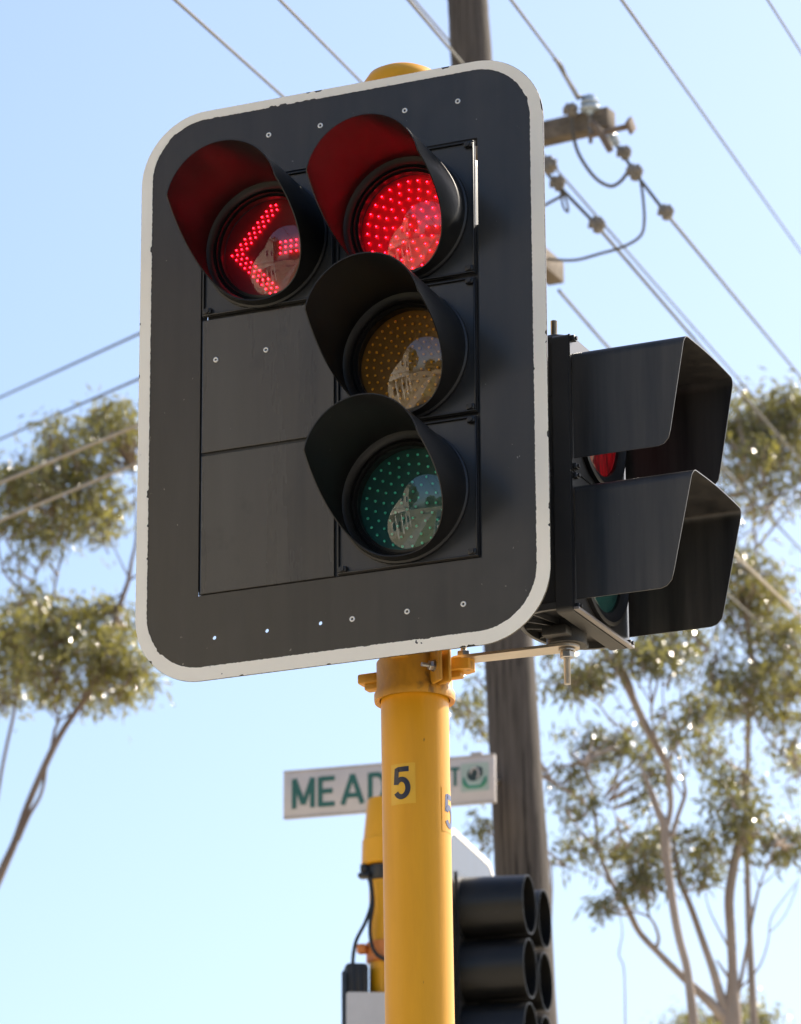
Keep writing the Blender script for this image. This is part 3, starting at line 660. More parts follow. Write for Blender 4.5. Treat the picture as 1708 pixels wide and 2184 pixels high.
wire('long drooping jumper cable sweeping back to the board edge', [(1366, 385, YA), (1371, 420, YA), (1374, 470, YA), (1366, 503, YA + .05), (1330, 526, YA + .1), (1280, 541, YA + .2), (1225, 555, YA + .2), (1165, 553, YA + .2)], 6.5, wire_dark, smooth=True, name='jumper_cable', cat='cable')
wire('tiny hanging loop of wire close to the board edge', [(1195, 405, YA + .3), (1201, 440, YA + .3), (1211, 452, YA + .3), (1209, 432, YA + .3), (1198, 408, YA + .3)], 5, wire_dark, smooth=True, name='jumper_cable', cat='cable')
wire('short thick cable stub poking out right of the board edge', [(1100, 470, YA + .3), (1165, 436, YA + .3), (1202, 416, YA + .3)], 7, wire_dark, smooth=True, name='jumper_cable', cat='cable')
wire('highest of the four wires left of the board', [(-80, 884, 40), (0, 848, 37), (297, 712, 29), (1010, 386, 22)], 6)
wire('second highest of the four wires left of the board', [(-80, 972, 40), (0, 937, 37), (297, 808, 29), (1010, 498, 22)], 6)
wire('third wire down left of the board, across the foliage', [(-80, 1064, 28), (0, 1030, 26.5), (295, 906, 24), (1010, 606, 22)], 8, wire_pale)
wire('lowest of the four wires left of the board', [(-80, 1146, 28), (34, 1096, 26.5), (295, 987, 24), (1010, 688, 22)], 7, wire_pale)

# ------------------------------------------------------------------ street name sign on the power pole
YS = 21.7
q0 = at(828, 1677, YS); ns = Frame((q0.x, q0.y, q0.z), R(107))
sl = .5835; shh = .121
sg = thing('street_sign', 'white street name blade lettered MEADOW ST in green, fixed to timber pole', 'sign', ns, (0, 0, 0))
mb = MB(); mb.box((0, .012, 0), (sl * 2, .022, shh * 2), bevel=.003); mb.build('blade', sign_white, sg)
mb = MB(); mb.box((0, .012, shh + .005), (sl * 2, .03, .010), bevel=.003); mb.box((0, .012, -shh - .005), (sl * 2, .03, .010), bevel=.003); mb.box((sl - .1, .012, shh + .018), (.06, .02, .02), bevel=.003); mb.box((sl - .3, .012, -shh - .018), (.03, .02, .02), bevel=.003); mb.build('blade_frame', mat('sign_frame', (.42, .38, .36), .5), sg)
def strokes(ch):                          # pen strokes of each capital on a unit box; arcs as polylines
    def arc(cx, cy, rx, ry, a0, a1, n=18): return [(cx + rx * math.cos(R(a0 + (a1 - a0) * i / n)), cy + ry * math.sin(R(a0 + (a1 - a0) * i / n))) for i in range(n + 1)]
    return {'M': [[(0, 0), (0, 1)], [(1, 0), (1, 1)], [(0, 1), (.5, .12)], [(1, 1), (.5, .12)]], 'E': [[(0, 0), (0, 1)], [(0, .93), (1, .93)], [(0, .51), (.86, .51)], [(0, .07), (1, .07)]],
            'A': [[(0, 0), (.5, 1)], [(1, 0), (.5, 1)], [(.2, .3), (.8, .3)]], 'D': [[(0, 0), (0, 1)], [(0, .93), (.45, .93)] + arc(.45, .5, .52, .43, 88, -88) + [(0, .07)]],
            'O': [arc(.5, .5, .5, .44, 90, 450, 36)], 'W': [[(0, 1), (.26, 0)], [(.26, 0), (.5, .9)], [(.5, .9), (.74, 0)], [(.74, 0), (1, 1)]],
            'S': [arc(.5, .72, .46, .22, 20, 270, 16)[:-1] + arc(.5, .28, .46, .22, 90, -160, 16)], 'T': [[(.5, 0), (.5, 1)], [(0, .93), (1, .93)]]}[ch]
def lettering(word, h, x, z, wid, gap, pen, m, parent):
    mb = MB(); k = 0
    for ch in word:
        W = wid[ch] * h
        for st in strokes(ch):
            P = [(x + a * W, z - h / 2 + b * h) for a, b in st]; A, B = [], []; k += 1
            for i, p in enumerate(P):
                a, b = P[max(i - 1, 0)], P[min(i + 1, len(P) - 1)]; tx, tz = b[0] - a[0], b[1] - a[1]; l = math.hypot(tx, tz)
                A.append((p[0] - tz / l * pen / 2, p[1] + tx / l * pen / 2)); B.append((p[0] + tz / l * pen / 2, p[1] - tx / l * pen / 2))
            y_ = -.0012 - .0003 * (k % 4)
            mb.skin([mb.ring([Vector((a, y_, b)) for a, b in A]), mb.ring([Vector((a, y_, b)) for a, b in B])], False)
        x += W + gap
    return mb.build('lettering', m, parent, 30)
WID = {'M': .63, 'E': .50, 'A': .68, 'D': .50, 'O': .54, 'W': .78, 'S': .5, 'T': .5}
lettering('MEADOW', .162, -.522, 0, WID, .043, .027, sign_green, sg)
lettering('ST', .100, .262, .022, WID, .030, .016, sign_green, sg)
ex, ez = .475, .012
mb = MB(); mb.box((ex, -.0005, ez), (.150, .003, .152)); em = mb.build('council_emblem', emblem_bg, sg)
mb = MB(); mb.prism(circle(ex - .008, ez + .012, .034, 24), lambda x, z, t: Vector((x, t, z)), -.0030, -.0022); mb.prism([(ex + .005, ez + .055), (ex + .04, ez + .05), (ex + .044, ez + .012), (ex + .015, ez - .016)], lambda x, z, t: Vector((x, t, z)), -.0045, -.0036); mb.build('emblem_mark', emblem_dark, em)
mb = MB()
for sgn in (-1, 1):
    mb.tube([Vector((ex - .002 + sgn * (.018 + .042 * math.sin(R(t))), -.0035, ez - .004 - .052 * math.cos(R(t)))) for t in range(10, 100, 12)], [.004 + .007 * math.sin(R(t * 1.7)) ** 2 for t in range(10, 100, 12)], 6)
mb.prism([(ex - .04, ez - .06), (ex + .04, ez - .06), (ex + .03, ez - .044), (ex - .03, ez - .044)], lambda x, z, t: Vector((x, t, z)), -.0030, -.0022)
mb.build('emblem_wreath', emblem_green, em)
mb = MB(); mb.tube([Vector((ex + .022 * math.cos(R(t)), -.0055, ez + .018 + .03 * math.sin(R(t)))) for t in range(-60, 200, 20)], .0045, 6); mb.build('emblem_swirl', sign_white, em)
mb = MB(); mb.tube([Vector((sl - .12, .03, 0)), ns.loc(at(1075, 1665, 22.0))], .018, 8); mb.build('pole_bracket', lug, sg)

# ------------------------------------------------------------------ trees
def tree(label, Y, trunk_px, base_u, limbs, clusters, bark_m, leaf_m, seed, lmul=1.0, leaf_len=.098, conv=None):
    rr = random.Random(seed)
    base = at(base_u, vfoot(Y), Y); base.z = 0
    t = thing('gum_tree', label, 'tree', WORLD, base, 'gum trees behind the signals')
    mb = MB()
    for li in limbs:
        pts = []; wds = []
        for k_, p in enumerate(li):
            u, v, w_ = p[0], p[1], p[2]; Yq = p[3] if len(p) > 3 else Y
            pts.append((u, v, Yq)); wds.append(w_)
        P = pxpath(pts, Y, 5); r = []
        for i in range(len(P)):
            s = i / 5; a = int(min(s, len(wds) - 1)); b = min(a + 1, len(wds) - 1); r.append(max(.004, (wds[a] + (wds[b] - wds[a]) * (s - a)) / 2 / ppm(P[i])))
        if li[0][1] > 2150: # carry the trunk to the ground
            P = [base - Vector((0, 0, .1)), P[0].lerp(base, .5) + Vector((rr.uniform(-.2, .2), 0, 0))] + P; r = [r[0] * 1.5, r[0] * 1.2] + r
        mb.tube(P, r, 10)
    # fine twigs reaching into each leaf mass
    leaves = []; nodes = [p for l_ in limbs for p in pxpath([(q[0], q[1], q[3] if len(q) > 3 else Y) for q in l_], Y, 3)]
    for (cu, cv, ru, rv, n) in clusters:
        c = at(cu, cv, Y + rr.uniform(-.6, .6)); k = ppm(c); n = int(n * lmul)
        nb = max(3, n // 30)
        for _ in range(nb):
            while True:
                q = Vector((rr.uniform(-1, 1), rr.uniform(-1, 1), rr.uniform(-1, 1)))
                if q.length < 1: break
            if rr.random() < .45: q *= rr.uniform(1.1, 1.6)
            bc = c + Vector((q.x * ru / k, q.y * max(ru, rv) / k * .9, q.z * rv / k))
            br = rr.uniform(8, 24) / k
            if rr.random() < .55:
                a_ = min(nodes, key=lambda p_: (p_ - bc).length + max(0, p_.z - bc.z) * 1.5)
                if (a_ - bc).length < 2.2:
                    md = (a_ + bc) / 2 + Vector((rr.uniform(-1, 1), rr.uniform(-1, 1), rr.uniform(-.6, .2))) * .10
                    mb.tube([a_, a_.lerp(md, .55), md, md.lerp(bc, .6), bc], [.012, .011, .009, .007, .004], 4)
            tip = bc + Vector((rr.uniform(-1, 1), rr.uniform(-.6, .6), rr.uniform(-1.6, -.4))) * 35 / k
            mb.tube([tip, (tip + bc) / 2 + Vector((rr.uniform(-1, 1), 0, rr.uniform(-1, 1))) * 4 / k, bc], [.009, .007, .003], 4)
            for _ in range(n // nb):
                p = bc + Vector((rr.gauss(0, 1) * br * 1.45, rr.gauss(0, 1) * br * 1.4, rr.gauss(0, .9) * br * 1.1 - abs(rr.gauss(0, .5)) * br))
                leaves.append(p)
    mb.build('trunk', bark_m, t, 60)
    vs, fs = [], []
    for p in leaves:
        L = leaf_len * rr.uniform(.6, 1.25); W_ = L * rr.uniform(.17, .27)
        az = rr.uniform(0, 2 * math.pi); dr = R(rr.uniform(5, 80))
        d = Vector((math.cos(az) * math.cos(dr), math.sin(az) * math.cos(dr), -math.sin(dr)))
        s = d.cross(Vector((rr.uniform(-1, 1), rr.uniform(-1, 1), rr.uniform(-.4, 1)))).normalized(); nn = d.cross(s)
        i = len(vs) ; o = p - base
        bend = nn * L * rr.uniform(-.12, .12)
        vs += [o, o + d * L * .45 + s * W_ * .5 + nn * W_ * .18 + bend, o + d * L * .5 + bend, o + d * L * .45 - s * W_ * .5 + nn * W_ * .18 + bend, o + d * L]
        fs += [(i, i + 1, i + 2), (i, i + 2, i + 3), (i + 1, i + 4, i + 2), (i + 2, i + 4, i + 3)]
    me = bpy.data.meshes.new('crown'); me.from_pydata([tuple(v) for v in vs], [], fs); me.materials.append(leaf_m)
    o = bpy.data.objects.new('crown', me); COL.objects.link(o); o.parent = t
    return t
def Z4(x, y, w_): return (1066.2 + x * .37577, 1386 + y * .37577, w_ * .37577)     # readings from enlarged views
def Z3(x, y, w_): return (1119.5 + x * .34457, 746.3 + y * .34457, w_ * .34457)
def Z1(x, y, w_): return (x * .3417, 693 + y * .3417, w_ * .3417)
def Z2(x, y, w_): return (x * .24408, 1386 + y * .24408, w_ * .24408)
def lz(f, *p): return [f(*q) for q in p]
R1 = [
 lz(Z4, (1312, 2250, 120), (1320, 2080, 105), (1320, 1960, 80), (1320, 1800, 56), (1310, 1600, 56), (1300, 1420, 58), (1320, 1260, 58), (1350, 1120, 50), (1385, 1000, 38), (1390, 850, 26), (1400, 700, 18)),
 lz(Z4, (1310, 2110, 80), (1250, 2060, 66), (1150, 1960, 55), (1030, 1850, 45), (900, 1720, 38), (790, 1600, 36), (720, 1460, 38), (640, 1330, 30), (580, 1200, 26), (555, 1100, 22), (540, 950, 20), (480, 870, 17), (390, 800, 14), (310, 760, 8)),
 lz(Z4, (560, 1120, 16), (470, 1040, 12), (400, 950, 10), (360, 880, 8)), lz(Z4, (540, 960, 16), (520, 780, 12), (470, 640, 8)),
 lz(Z4, (880, 1705, 24), (900, 1630, 20), (850, 1520, 15), (740, 1480, 10)), lz(Z4, (850, 1525, 14), (820, 1400, 12), (760, 1300, 8)),
 lz(Z4, (560, 1310, 8), (480, 1270, 7), (380, 1230, 5)), lz(Z4, (640, 1340, 14), (540, 1230, 9), (430, 1130, 6)), lz(Z4, (700, 1120, 8), (660, 950, 8), (600, 830, 6)),
 lz(Z4, (1290, 2060, 62), (1250, 1960, 58), (1210, 1820, 50), (1150, 1650, 42), (1090, 1480, 38), (1030, 1330, 34), (1000, 1200, 30), (985, 1050, 26)),
 lz(Z4, (1310, 1880, 22), (1230, 1760, 13)), lz(Z4, (1325, 1745, 15), (1260, 1620, 12), (1190, 1480, 8), (1160, 1360, 6)),
 lz(Z4, (1345, 1990, 26), (1390, 1750, 22), (1430, 1530, 18), (1470, 1350, 14), (1530, 1190, 8), (1570, 1100, 5)),
 lz(Z4, (1440, 1500, 10), (1410, 1400, 8), (1380, 1300, 6)), lz(Z4, (1470, 1350, 8), (1440, 1250, 6), (1430, 1150, 5)), lz(Z4, (1475, 1345, 8), (1560, 1270, 6), (1640, 1200, 5)),
 lz(Z4, (1365, 1920, 13), (1470, 1800, 11), (1520, 1660, 9), (1540, 1520, 8), (1620, 1400, 6), (1700, 1300, 5)), lz(Z4, (1535, 1600, 7), (1620, 1500, 6), (1690, 1330, 4)),
]
RB = [
 lz(Z4, (1110, 2260, 62), (1092, 2050, 58), (1080, 1950, 54), (1060, 1800, 50), (1020, 1650, 50), (990, 1500, 50), (960, 1300, 50), (940, 1150, 56), (932, 1000, 56), (890, 900, 44), (860, 810, 36), (830, 740, 22), (800, 660, 12)),
 lz(Z4, (940, 1020, 36), (968, 900, 34), (960, 760, 36), (950, 660, 42), (880, 530, 48), (810, 400, 48), (760, 290, 45), (690, 150, 42), (620, 60, 35), (580, 0, 30), (500, -110, 24), (440, -200, 14)),
 lz(Z4, (800, 410, 22), (740, 200, 30), (690, 100, 34), (650, 0, 28), (600, -120, 16)),
 lz(Z4, (975, 1060, 34), (1010, 940, 26), (1050, 820, 24), (1040, 740, 17), (1020, 640, 12), (985, 560, 8)), lz(Z4, (1040, 830, 12), (990, 740, 14), (960, 660, 10)),
 lz(Z4, (955, 640, 14), (1000, 560, 12), (1060, 470, 10), (1110, 410, 6)), lz(Z4, (955, 650, 14), (970, 500, 12), (930, 330, 10), (920, 150, 7)),
 lz(Z4, (900, 560, 16), (865, 400, 14), (860, 320, 16), (890, 200, 14), (920, 60, 10)), lz(Z4, (862, 320, 14), (850, 180, 12), (860, 60, 9), (870, -60, 6)), lz(Z4, (862, 310, 10), (800, 210, 9), (740, 130, 6)),
 lz(Z4, (760, 480, 14), (630, 400, 12), (560, 310, 10), (460, 240, 7), (430, 160, 5)), lz(Z4, (975, 520, 10), (1010, 430, 8), (1090, 290, 7), (1140, 140, 6), (1180, 0, 5)),
 lz(Z4, (440, 380, 4), (455, 230, 4), (450, 120, 3)), lz(Z4, (730, 380, 7), (650, 260, 6), (600, 160, 5)),
]
R2 = [
 lz(Z4, (1450, 2300, 50), (1430, 1900, 44), (1410, 1500, 40), (1400, 1000, 34), (1405, 700, 32), (1410, 400, 36), (1440, 180, 48), (1420, 0, 45)) + lz(Z3, (1390, 1850, 42), (1380, 1700, 35), (1350, 1570, 26), (1400, 1400, 22), (1430, 1240, 20), (1415, 1100, 18), (1410, 990, 14), (1340, 830, 8)),
 lz(Z3, (1415, 1095, 15), (1480, 1030, 13), (1560, 900, 8)), lz(Z3, (1430, 1230, 18), (1560, 1070, 15), (1640, 970, 10), (1710, 900, 7)), lz(Z3, (1412, 1110, 12), (1350, 1150, 10), (1290, 1200, 7)),
 lz(Z3, (1410, 985, 10), (1480, 820, 7), (1510, 740, 5)), lz(Z3, (1390, 1830, 18), (1320, 1750, 15), (1250, 1710, 12), (1170, 1600, 7)), lz(Z3, (1420, 1180, 8), (1480, 1050, 6), (1600, 960, 5)),
 lz(Z4, (1420, 330, 16), (1500, 480, 12), (1600, 590, 16), (1660, 640, 18), (1720, 700, 20)), lz(Z4, (1600, 590, 10), (1620, 400, 8), (1640, 280, 6)), lz(Z4, (1640, 620, 8), (1700, 480, 7)),
 lz(Z4, (1210, 160, 14), (1230, 0, 12)) , lz(Z3, (980, 2080, 12), (1100, 1900, 10), (1180, 1720, 8), (1230, 1640, 6)),
]
CR1 = [(1300, 1590, 85, 42, 380), (1215, 1640, 38, 60, 170), (1245, 1700, 40, 40, 80), (1385, 1615, 30, 50, 130), (1375, 1680, 25, 30, 60), (1025, 1480, 60, 55, 200), (1040, 1760, 36, 40, 110), (1000, 1500, 30, 30, 60),
  (1225, 1800, 50, 30, 110), (1300, 1800, 50, 35, 130), (1380, 1790, 60, 30, 190), (1340, 1870, 60, 42, 230), (1290, 1910, 30, 22, 70), (1470, 1800, 55, 35, 190), (1510, 1850, 40, 30, 110), (1400, 1850, 40, 40, 90), (1560, 1730, 60, 40, 230), (1610, 1780, 50, 40, 210), (1680, 1780, 55, 45, 260), (1540, 1640, 60, 35, 190), (1500, 1590, 40, 30, 80), (1590, 1690, 45, 35, 150)]
CRB = [(1215, 1425, 55, 38, 230), (1270, 1455, 40, 30, 110), (1340, 1400, 70, 30, 200), (1400, 1370, 60, 35, 200), (1460, 1350, 50, 35, 170), (1430, 1410, 40, 25, 70), (1480, 1500, 40, 40, 100), (1450, 1540, 40, 30, 80), (1500, 1540, 50, 30, 110)]
CR2 = [(1625, 865, 75, 45, 420), (1690, 850, 50, 40, 280), (1575, 900, 50, 45, 260), (1545, 970, 35, 55, 140), (1660, 930, 60, 40, 330), (1700, 985, 30, 40, 130), (1600, 960, 50, 35, 180), (1690, 920, 40, 35, 180), (1540, 1075, 40, 45, 110), (1590, 1060, 50, 40, 110), (1680, 1060, 40, 40, 110), (1640, 1010, 60, 25, 90),
  (1580, 1205, 55, 40, 290), (1620, 1255, 45, 40, 230), (1560, 1260, 45, 45, 200), (1660, 1240, 30, 30, 80), (1640, 1300, 40, 25, 90), (1560, 1320, 40, 25, 90),
  (1650, 1380, 60, 50, 320), (1690, 1430, 40, 60, 260), (1600, 1450, 55, 55, 300), (1560, 1480, 40, 40, 170), (1530, 1420, 40, 40, 130), (1660, 1490, 60, 35, 180), (1700, 1330, 30, 30, 90), (1690, 1560, 40, 45, 110), (1690, 1640, 30, 40, 70)]
tree('leftmost stem tangle, gum tree with a forked limb under the side on signal', 29, 0, 1180 + 300, RB, CRB, bark, leaf_b, 21, 1.75)['label'] = 'gum tree with one thick pale trunk leaning left towards the timber pole'
tree('', 31, 0, 1560, R1, CR1, bark, leaf_b, 22, 1.7)['label'] = 'gum tree forking low into many spreading grey limbs at lower right'
tree('', 36, 0, 1612, R2, CR2, bark, leaf_a, 23, 2.25)['label'] = 'tallest gum tree at right with a single slim trunk and crown behind the visors'
tree('', 44, 0, 1545, [[(1545, 2240, 14), (1540, 2200, 10), (1530, 2170, 5)]], [(1480, 2175, 60, 22, 200), (1560, 2160, 60, 26, 240), (1620, 2172, 50, 18, 160), (1540, 2200, 110, 25, 300)], bark, leaf_a, 24, 2.0)['label'] = 'distant low tree whose leafy top just shows at the bottom right edge'
tree('', 30, 0, 1180, [[(1170, 2240, 14), (1172, 2000, 10), (1176, 1880, 6), (1170, 1830, 4)], lz(Z4, (712, 2250, 10), (705, 1830, 9), (675, 1730, 9), (695, 1600, 7), (670, 1470, 5))], [], bark, leaf_b, 29)['label'] = 'bare dead sapling stem standing left of the forking gum tree' 
L1 = [
 lz(Z2, (-260, 3300, 110), (-140, 2350, 95), (10, 1950, 78), (130, 1680, 66), (225, 1400, 58), (330, 1150, 60), (430, 930, 62), (540, 720, 55), (640, 570, 52), (740, 430, 54), (830, 280, 50), (900, 100, 45)) + lz(Z1, (660, 2000, 36), (700, 1900, 35), (745, 1750, 32), (800, 1600, 28), (820, 1480, 22), (850, 1330, 17), (845, 1100, 10), (835, 900, 7)),
 lz(Z2, (150, 1660, 60), (250, 1450, 40), (340, 1300, 32), (380, 1180, 30), (400, 1030, 34), (430, 940, 40)),
 lz(Z2, (440, 900, 34), (460, 800, 30), (480, 700, 28), (510, 620, 27), (490, 500, 20), (470, 400, 15)) + lz(Z1, (400, 1980, 16), (310, 1830, 20), (200, 1720, 19), (110, 1640, 17), (40, 1560, 15), (0, 1450, 12), (-20, 1300, 8)),
 lz(Z2, (505, 625, 20), (560, 590, 22), (620, 560, 24)), lz(Z2, (500, 615, 9), (400, 520, 7), (300, 480, 5)),
 lz(Z1, (315, 1840, 14), (330, 1700, 15), (370, 1500, 14), (420, 1300, 12), (470, 1190, 9), (480, 1050, 6)), lz(Z1, (125, 1650, 13), (115, 1500, 12), (90, 1430, 10), (40, 1340, 6)), lz(Z1, (190, 1640, 10), (250, 1500, 10), (310, 1350, 10), (330, 1200, 8), (340, 1080, 5)),
 lz(Z1, (300, 1380, 7), (380, 1300, 6), (440, 1210, 5)), lz(Z1, (805, 1580, 12), (740, 1450, 9), (670, 1290, 7), (640, 1180, 5)), lz(Z1, (812, 1590, 16), (850, 1565, 14), (960, 1480, 9)), lz(Z1, (100, 1440, 8), (60, 1400, 7), (30, 1330, 5)),
]
L2 = [lz(Z2, (-160, 3400, 44), (-70, 1700, 34), (0, 1150, 30), (50, 880, 30), (90, 700, 30), (120, 560, 30), (150, 330, 24), (170, 200, 16), (180, 60, 8)), lz(Z2, (130, 500, 12), (60, 400, 10), (0, 330, 7)), lz(Z2, (120, 720, 9), (145, 700, 5))]
CL1 = [(50, 1010, 65, 40, 380), (120, 1000, 50, 40, 300), (20, 1060, 50, 50, 300), (100, 1075, 70, 40, 340), (150, 945, 50, 45, 300), (110, 925, 30, 25, 100), (215, 905, 45, 40, 290), (262, 885, 35, 45, 280), (275, 930, 28, 30, 130), (200, 1000, 55, 45, 330), (215, 1070, 35, 40, 230), (190, 1115, 35, 25, 120), (50, 1125, 70, 30, 160), (120, 1130, 50, 25, 110), (60, 1170, 60, 20, 60), (160, 1060, 40, 40, 200),
  (180, 1310, 60, 45, 360), (240, 1330, 50, 50, 330), (120, 1340, 60, 50, 360), (200, 1390, 70, 45, 420), (270, 1400, 45, 45, 270), (140, 1420, 70, 45, 370), (300, 1430, 22, 25, 80), (260, 1450, 40, 30, 130), (220, 1475, 45, 28, 140), (130, 1475, 50, 25, 120), (70, 1255, 25, 22, 80)]
CL2 = [(40, 1320, 55, 45, 330), (30, 1380, 55, 50, 350), (80, 1410, 45, 40, 240), (40, 1445, 45, 35, 190), (10, 1480, 30, 22, 70), (50, 1280, 40, 25, 120)]
tree('', 33, 0, -160, L1, CL1, bark_brown, leaf_a, 31, 1.75)['label'] = 'leaning gum tree left of the board with high and low leaf masses'
tree('', 35, 0, -60, L2, CL2, bark_brown, leaf_a, 32, 1.75)['label'] = 'gum tree at the left edge with thin straight trunk behind the leaning one'

# ------------------------------------------------------------------ ground, road and the street behind the camera (seen in the lenses)
def flat(name, x0, x1, y0, y1, z, m, frame=FR, top=None):
    mb = MB(); n = 1
    pts = [frame.w((x, y, 0)) for x, y in ((x0, y0), (x1, y0), (x1, y1), (x0, y1))]
    vs = [mb.bm.verts.new((p.x, p.y, z)) for p in pts]; mb.bm.faces.new(vs)
    if top:
        lo = [mb.bm.verts.new((p.x, p.y, z - top)) for p in pts]
        for i in range(4): mb.bm.faces.new((vs[i], lo[i], lo[(i + 1) % 4], vs[(i + 1) % 4]))
    o = mb.build(name, m); o['kind'] = 'structure'; return o
dry = mat('dry_ground', (.34, .28, .18), .95, base2=(.46, .39, .27), scale=.6, bump=.3, bscale=8, spec=.1)
grass_m = mat('verge_grass', (.17, .17, .065), .95, base2=(.34, .29, .15), scale=1.2, bump=.4, bscale=25, spec=.1)
asph = mat('asphalt', (.10, .095, .088), .85, base2=(.14, .133, .123), scale=2, bump=.15, bscale=120, spec=.3)
conc = mat('concrete', (.42, .38, .31), .85, base2=(.52, .47, .39), scale=1.5, bump=.08, bscale=60, spec=.2)
flat('ground', -1500, 1500, -1500, 1500, 0, dry)
flat('verge', -3.6, -1.0, -90, -2.6, .004, grass_m); flat('footpath', -5.6, -3.6, -90, 40, .06, conc, top=.06)
flat('kerb', -1.0, -.8, -90, -2.6, .13, conc, top=.13); flat('road', -.8, 13, -90, -2.7, .008, asph); flat('pavement', -3.6, 13, -2.6, 2.2, .05, conc, top=.05)
mb = MB()
for i in range(14):
    pts = [FR.w((x, yv, 0)) for x, yv in ((5.9, -88 + 6 * i), (6.05, -88 + 6 * i), (6.05, -85 + 6 * i), (5.9, -85 + 6 * i))]
    mb.bm.faces.new([mb.bm.verts.new((p.x, p.y, .012)) for p in pts])
mb.build('road_marking', mat('road_paint', (.7, .7, .66), .7))['kind'] = 'structure'

HF = Frame(FR.w((-9.4, -18.5, 0)).xy.to_3d(), AZ_E1)
hs = thing('house', 'cream house with portico across the footpath, mirrored in the lamp lenses', 'house', HF, (0, 0, 0))
cream = mat('cream_render', (.74, .66, .52), .8, var=.06, scale=3); trimw = mat('white_trim', (.74, .72, .66), .6, var=.04); dark_gl = mat('window_glass', (.03, .035, .04), .1, spec=.8); roofm = mat('roof_tiles', (.30, .13, .08), .8, var=.25, scale=6)
mb = MB(); mb.box((-4, 0, 5.9), (8, 17, 11.8)); mb.build('wall', cream, hs)
mb = MB(); mb.box((-4, 0, 11.9), (8.8, 17.8, .5), bevel=.05); mb.box((-4, 0, 5.4), (8.3, 17.3, .3), bevel=.05); mb.build('cornice', trimw, hs)
mb = MB(); mb.prism([(-8, 12.16), (8, 12.16), (0, 13.4)], lambda y_, z, t: Vector((t, y_, z)), -8.2, .2); mb.build('roof', roofm, hs)
for yv in (-4.3, -1.4, 1.4, 4.3):
    mb = MB(); mb.lathe([(.24, .0), (.24, .2), (.17, .25), (.15, 3.9), (.22, 4.0), (.22, 4.17)], (1.5, yv, 0), (0, 0, 1), 16, True, True); mb.build('column', trimw, hs)
mb = MB(); mb.box((.9, 0, 4.3), (1.9, 9.6, .22), bevel=.02); mb.build('portico_roof', trimw, hs)
for yv, zv in [(a_, b_) for a_ in (-6.6, -2.9, 2.9, 6.6) for b_ in (1.9, 7.6)]:
    mb = MB(); mb.box((.03, yv, zv), (.08, 1.8, 1.7), bevel=.02); wf = mb.build('window', trimw, hs); mb = MB(); mb.box((.06, yv, zv), (.06, 1.5, 1.4)); mb.build('pane', dark_gl, wf)
mb = MB(); mb.box((.03, 0, 1.15), (.08, 1.1, 2.3), bevel=.02); mb.build('door', mat('door_paint', (.10, .05, .03), .4), hs)
for xv in (-6, -2):
    mb = MB(); mb.box((xv, 8.53, 2.0), (1.5, .08, 1.8), bevel=.02); wf = mb.build('window', trimw, hs); mb = MB(); mb.box((xv, 8.56, 2.0), (1.2, .06, 1.5)); mb.build('pane', dark_gl, wf)

rubber = mat('tyre_rubber', (.02, .02, .02), .8); rim_m = mat('wheel_rim', (.5, .5, .5), .3, .8); gl_m = mat('car_glass', (.02, .024, .028), .06, spec=.8)
def car(x, yv, m, label):
    fr = Frame(FR.w((x, yv, 0)).xy.to_3d(), AZ_E1); c = thing('parked_car', label, 'car', fr, (0, 0, 0), 'cars parked along the kerb')
    def loft(prof, hw0, tuck=0):
        b = MB(); rings = []
        for sx, kx in ((-1, 1), (-.93, 1.0), (.93, 1.0), (1, 1)):
            ins_ = .06 if abs(sx) == 1 else 0
            rings.append(b.ring([Vector((sx * (hw0 - tuck * max(0, (z - .85)) * .35), y_ * (1 - ins_ * .3), z - (ins_ * .5 if z > .5 else -ins_ * .2))) for y_, z in prof]))
        b.skin(rings, True, True, True); return b
    loft([(-2.15, .35), (-2.2, .62), (-2.12, .84), (-1.3, .95), (1.2, .98), (2.1, .95), (2.2, .65), (2.15, .35)], .88).build('body', m, c, 40)
    loft([(-1.35, .94), (-.62, 1.40), (.75, 1.44), (1.75, .97)], .84, 1).build('cabin_glass', gl_m, c, 40)
    loft([(-.60, 1.39), (-.50, 1.45), (.65, 1.49), (.80, 1.43)], .70, 0).build('roof', m, c, 40)
    for sx in (-.8, .8):
        for y_ in (-1.35, 1.35):
            b = MB(); b.lathe([(.20, -.1), (.32, -.1), (.335, -.06), (.335, .06), (.32, .1), (.20, .1)], (sx, y_, .335), (1, 0, 0), 24); wh = b.build('wheel', rubber, c)
            b = MB(); b.lathe([(.01, .08), (.19, .09), (.2, .1), (.2, -.1), (.19, -.09), (.01, -.08)], (sx, y_, .335), (1, 0, 0), 20); b.build('rim', rim_m, wh)
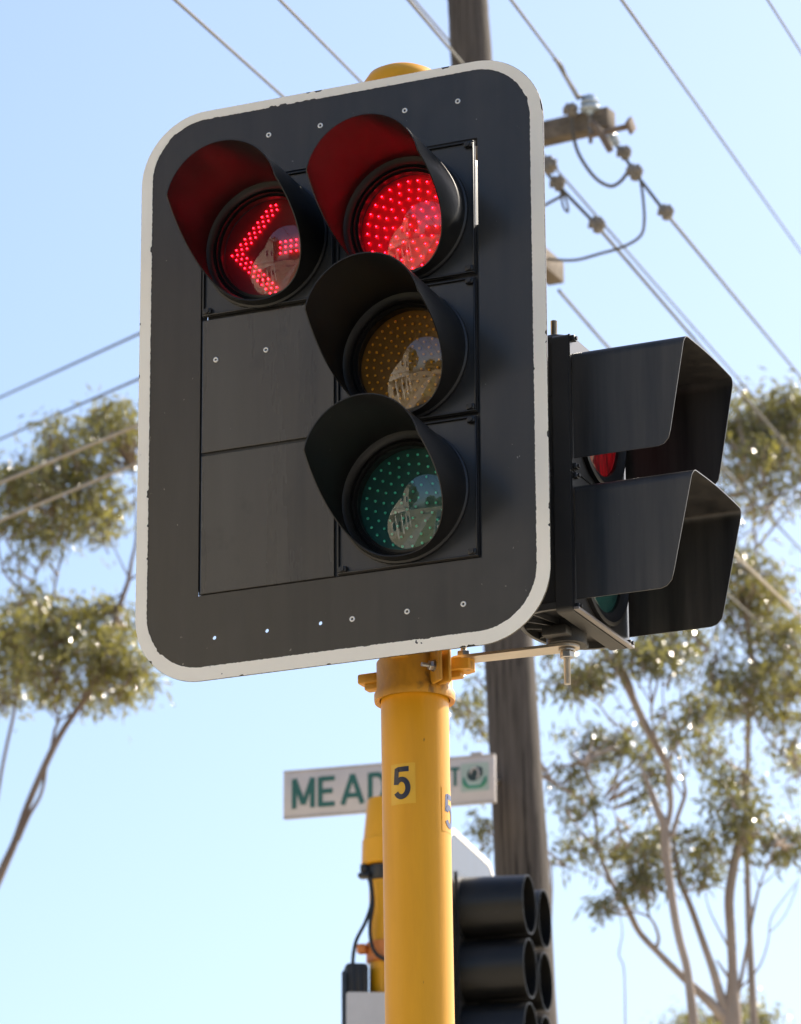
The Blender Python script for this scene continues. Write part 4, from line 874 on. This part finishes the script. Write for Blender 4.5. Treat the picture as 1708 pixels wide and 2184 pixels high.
car(.6, -11.0, mat('silver_car_paint', (.55, .56, .58), .25, .4, coat=.5), 'silver car parked at the kerb, mirrored nearest in the lenses')
car(.6, -17.5, mat('white_car_paint', (.75, .75, .74), .25, coat=.5), 'white car parked behind the silver one, mirrored in the lenses')
car(.6, -24.5, mat('dark_car_paint', (.03, .04, .06), .25, coat=.5), 'dark car parked farthest along the kerb, mirrored in the lenses')
rr = random.Random(5)
for i, (x, yv, h) in enumerate(((19, -30, 9), (20, -48, 11), (-4.5, -60, 12), (3, -95, 14), (12, -100, 13), (-22, -30, 17), (21, -70, 12), (-14, -37, 16))):  # the two tallest are added to warm the board's lower left reflection
    b0 = FR.w((x, yv, 0)); b0.z = 0
    t = thing('street_tree', ['broad green tree across the road, mirrored nearest in the lenses', 'tall tree across the road next along, mirrored in the lenses', 'footpath tree past the cream house, mirrored in the lenses', 'tree closing the far end of the verge, mirrored in the lenses', 'tree closing the far end of the road, mirrored in the lenses', 'tree added behind the cream house to warm the board reflection', 'farthest tree across the road, mirrored in the lenses', 'tall tree added beyond the cream house gable to warm the board reflection'][i], 'tree', WORLD, b0, 'trees along the mirrored street')
    mb = MB(); mb.tube([b0, b0 + Vector((.2, .1, h * .3)), b0 + Vector((.3, -.1, h * .7))], [.28, .22, .1], 10); mb.build('trunk', bark, t)
    vs, fs = [], []
    for _ in range(900):
        while True:
            q = Vector((rr.uniform(-1, 1), rr.uniform(-1, 1), rr.uniform(-1, 1)))
            if q.length < 1: break
        p = Vector((q.x * h * .36, q.y * h * .36, h * .65 + q.z * h * .36)); a, s = Vector((rr.gauss(0, 1), rr.gauss(0, 1), rr.gauss(0, 1))).normalized(), Vector((rr.gauss(0, 1), rr.gauss(0, 1), rr.gauss(0, 1))).normalized()
        i0 = len(vs); L = h * .05; vs += [p - a * L, p + s * L * .6, p + a * L, p - s * L * .6]; fs.append((i0, i0 + 1, i0 + 2, i0 + 3))
    me = bpy.data.meshes.new('crown'); me.from_pydata([tuple(v) for v in vs], [], fs); me.materials.append(leaf_a); o = bpy.data.objects.new('crown', me); COL.objects.link(o); o.parent = t
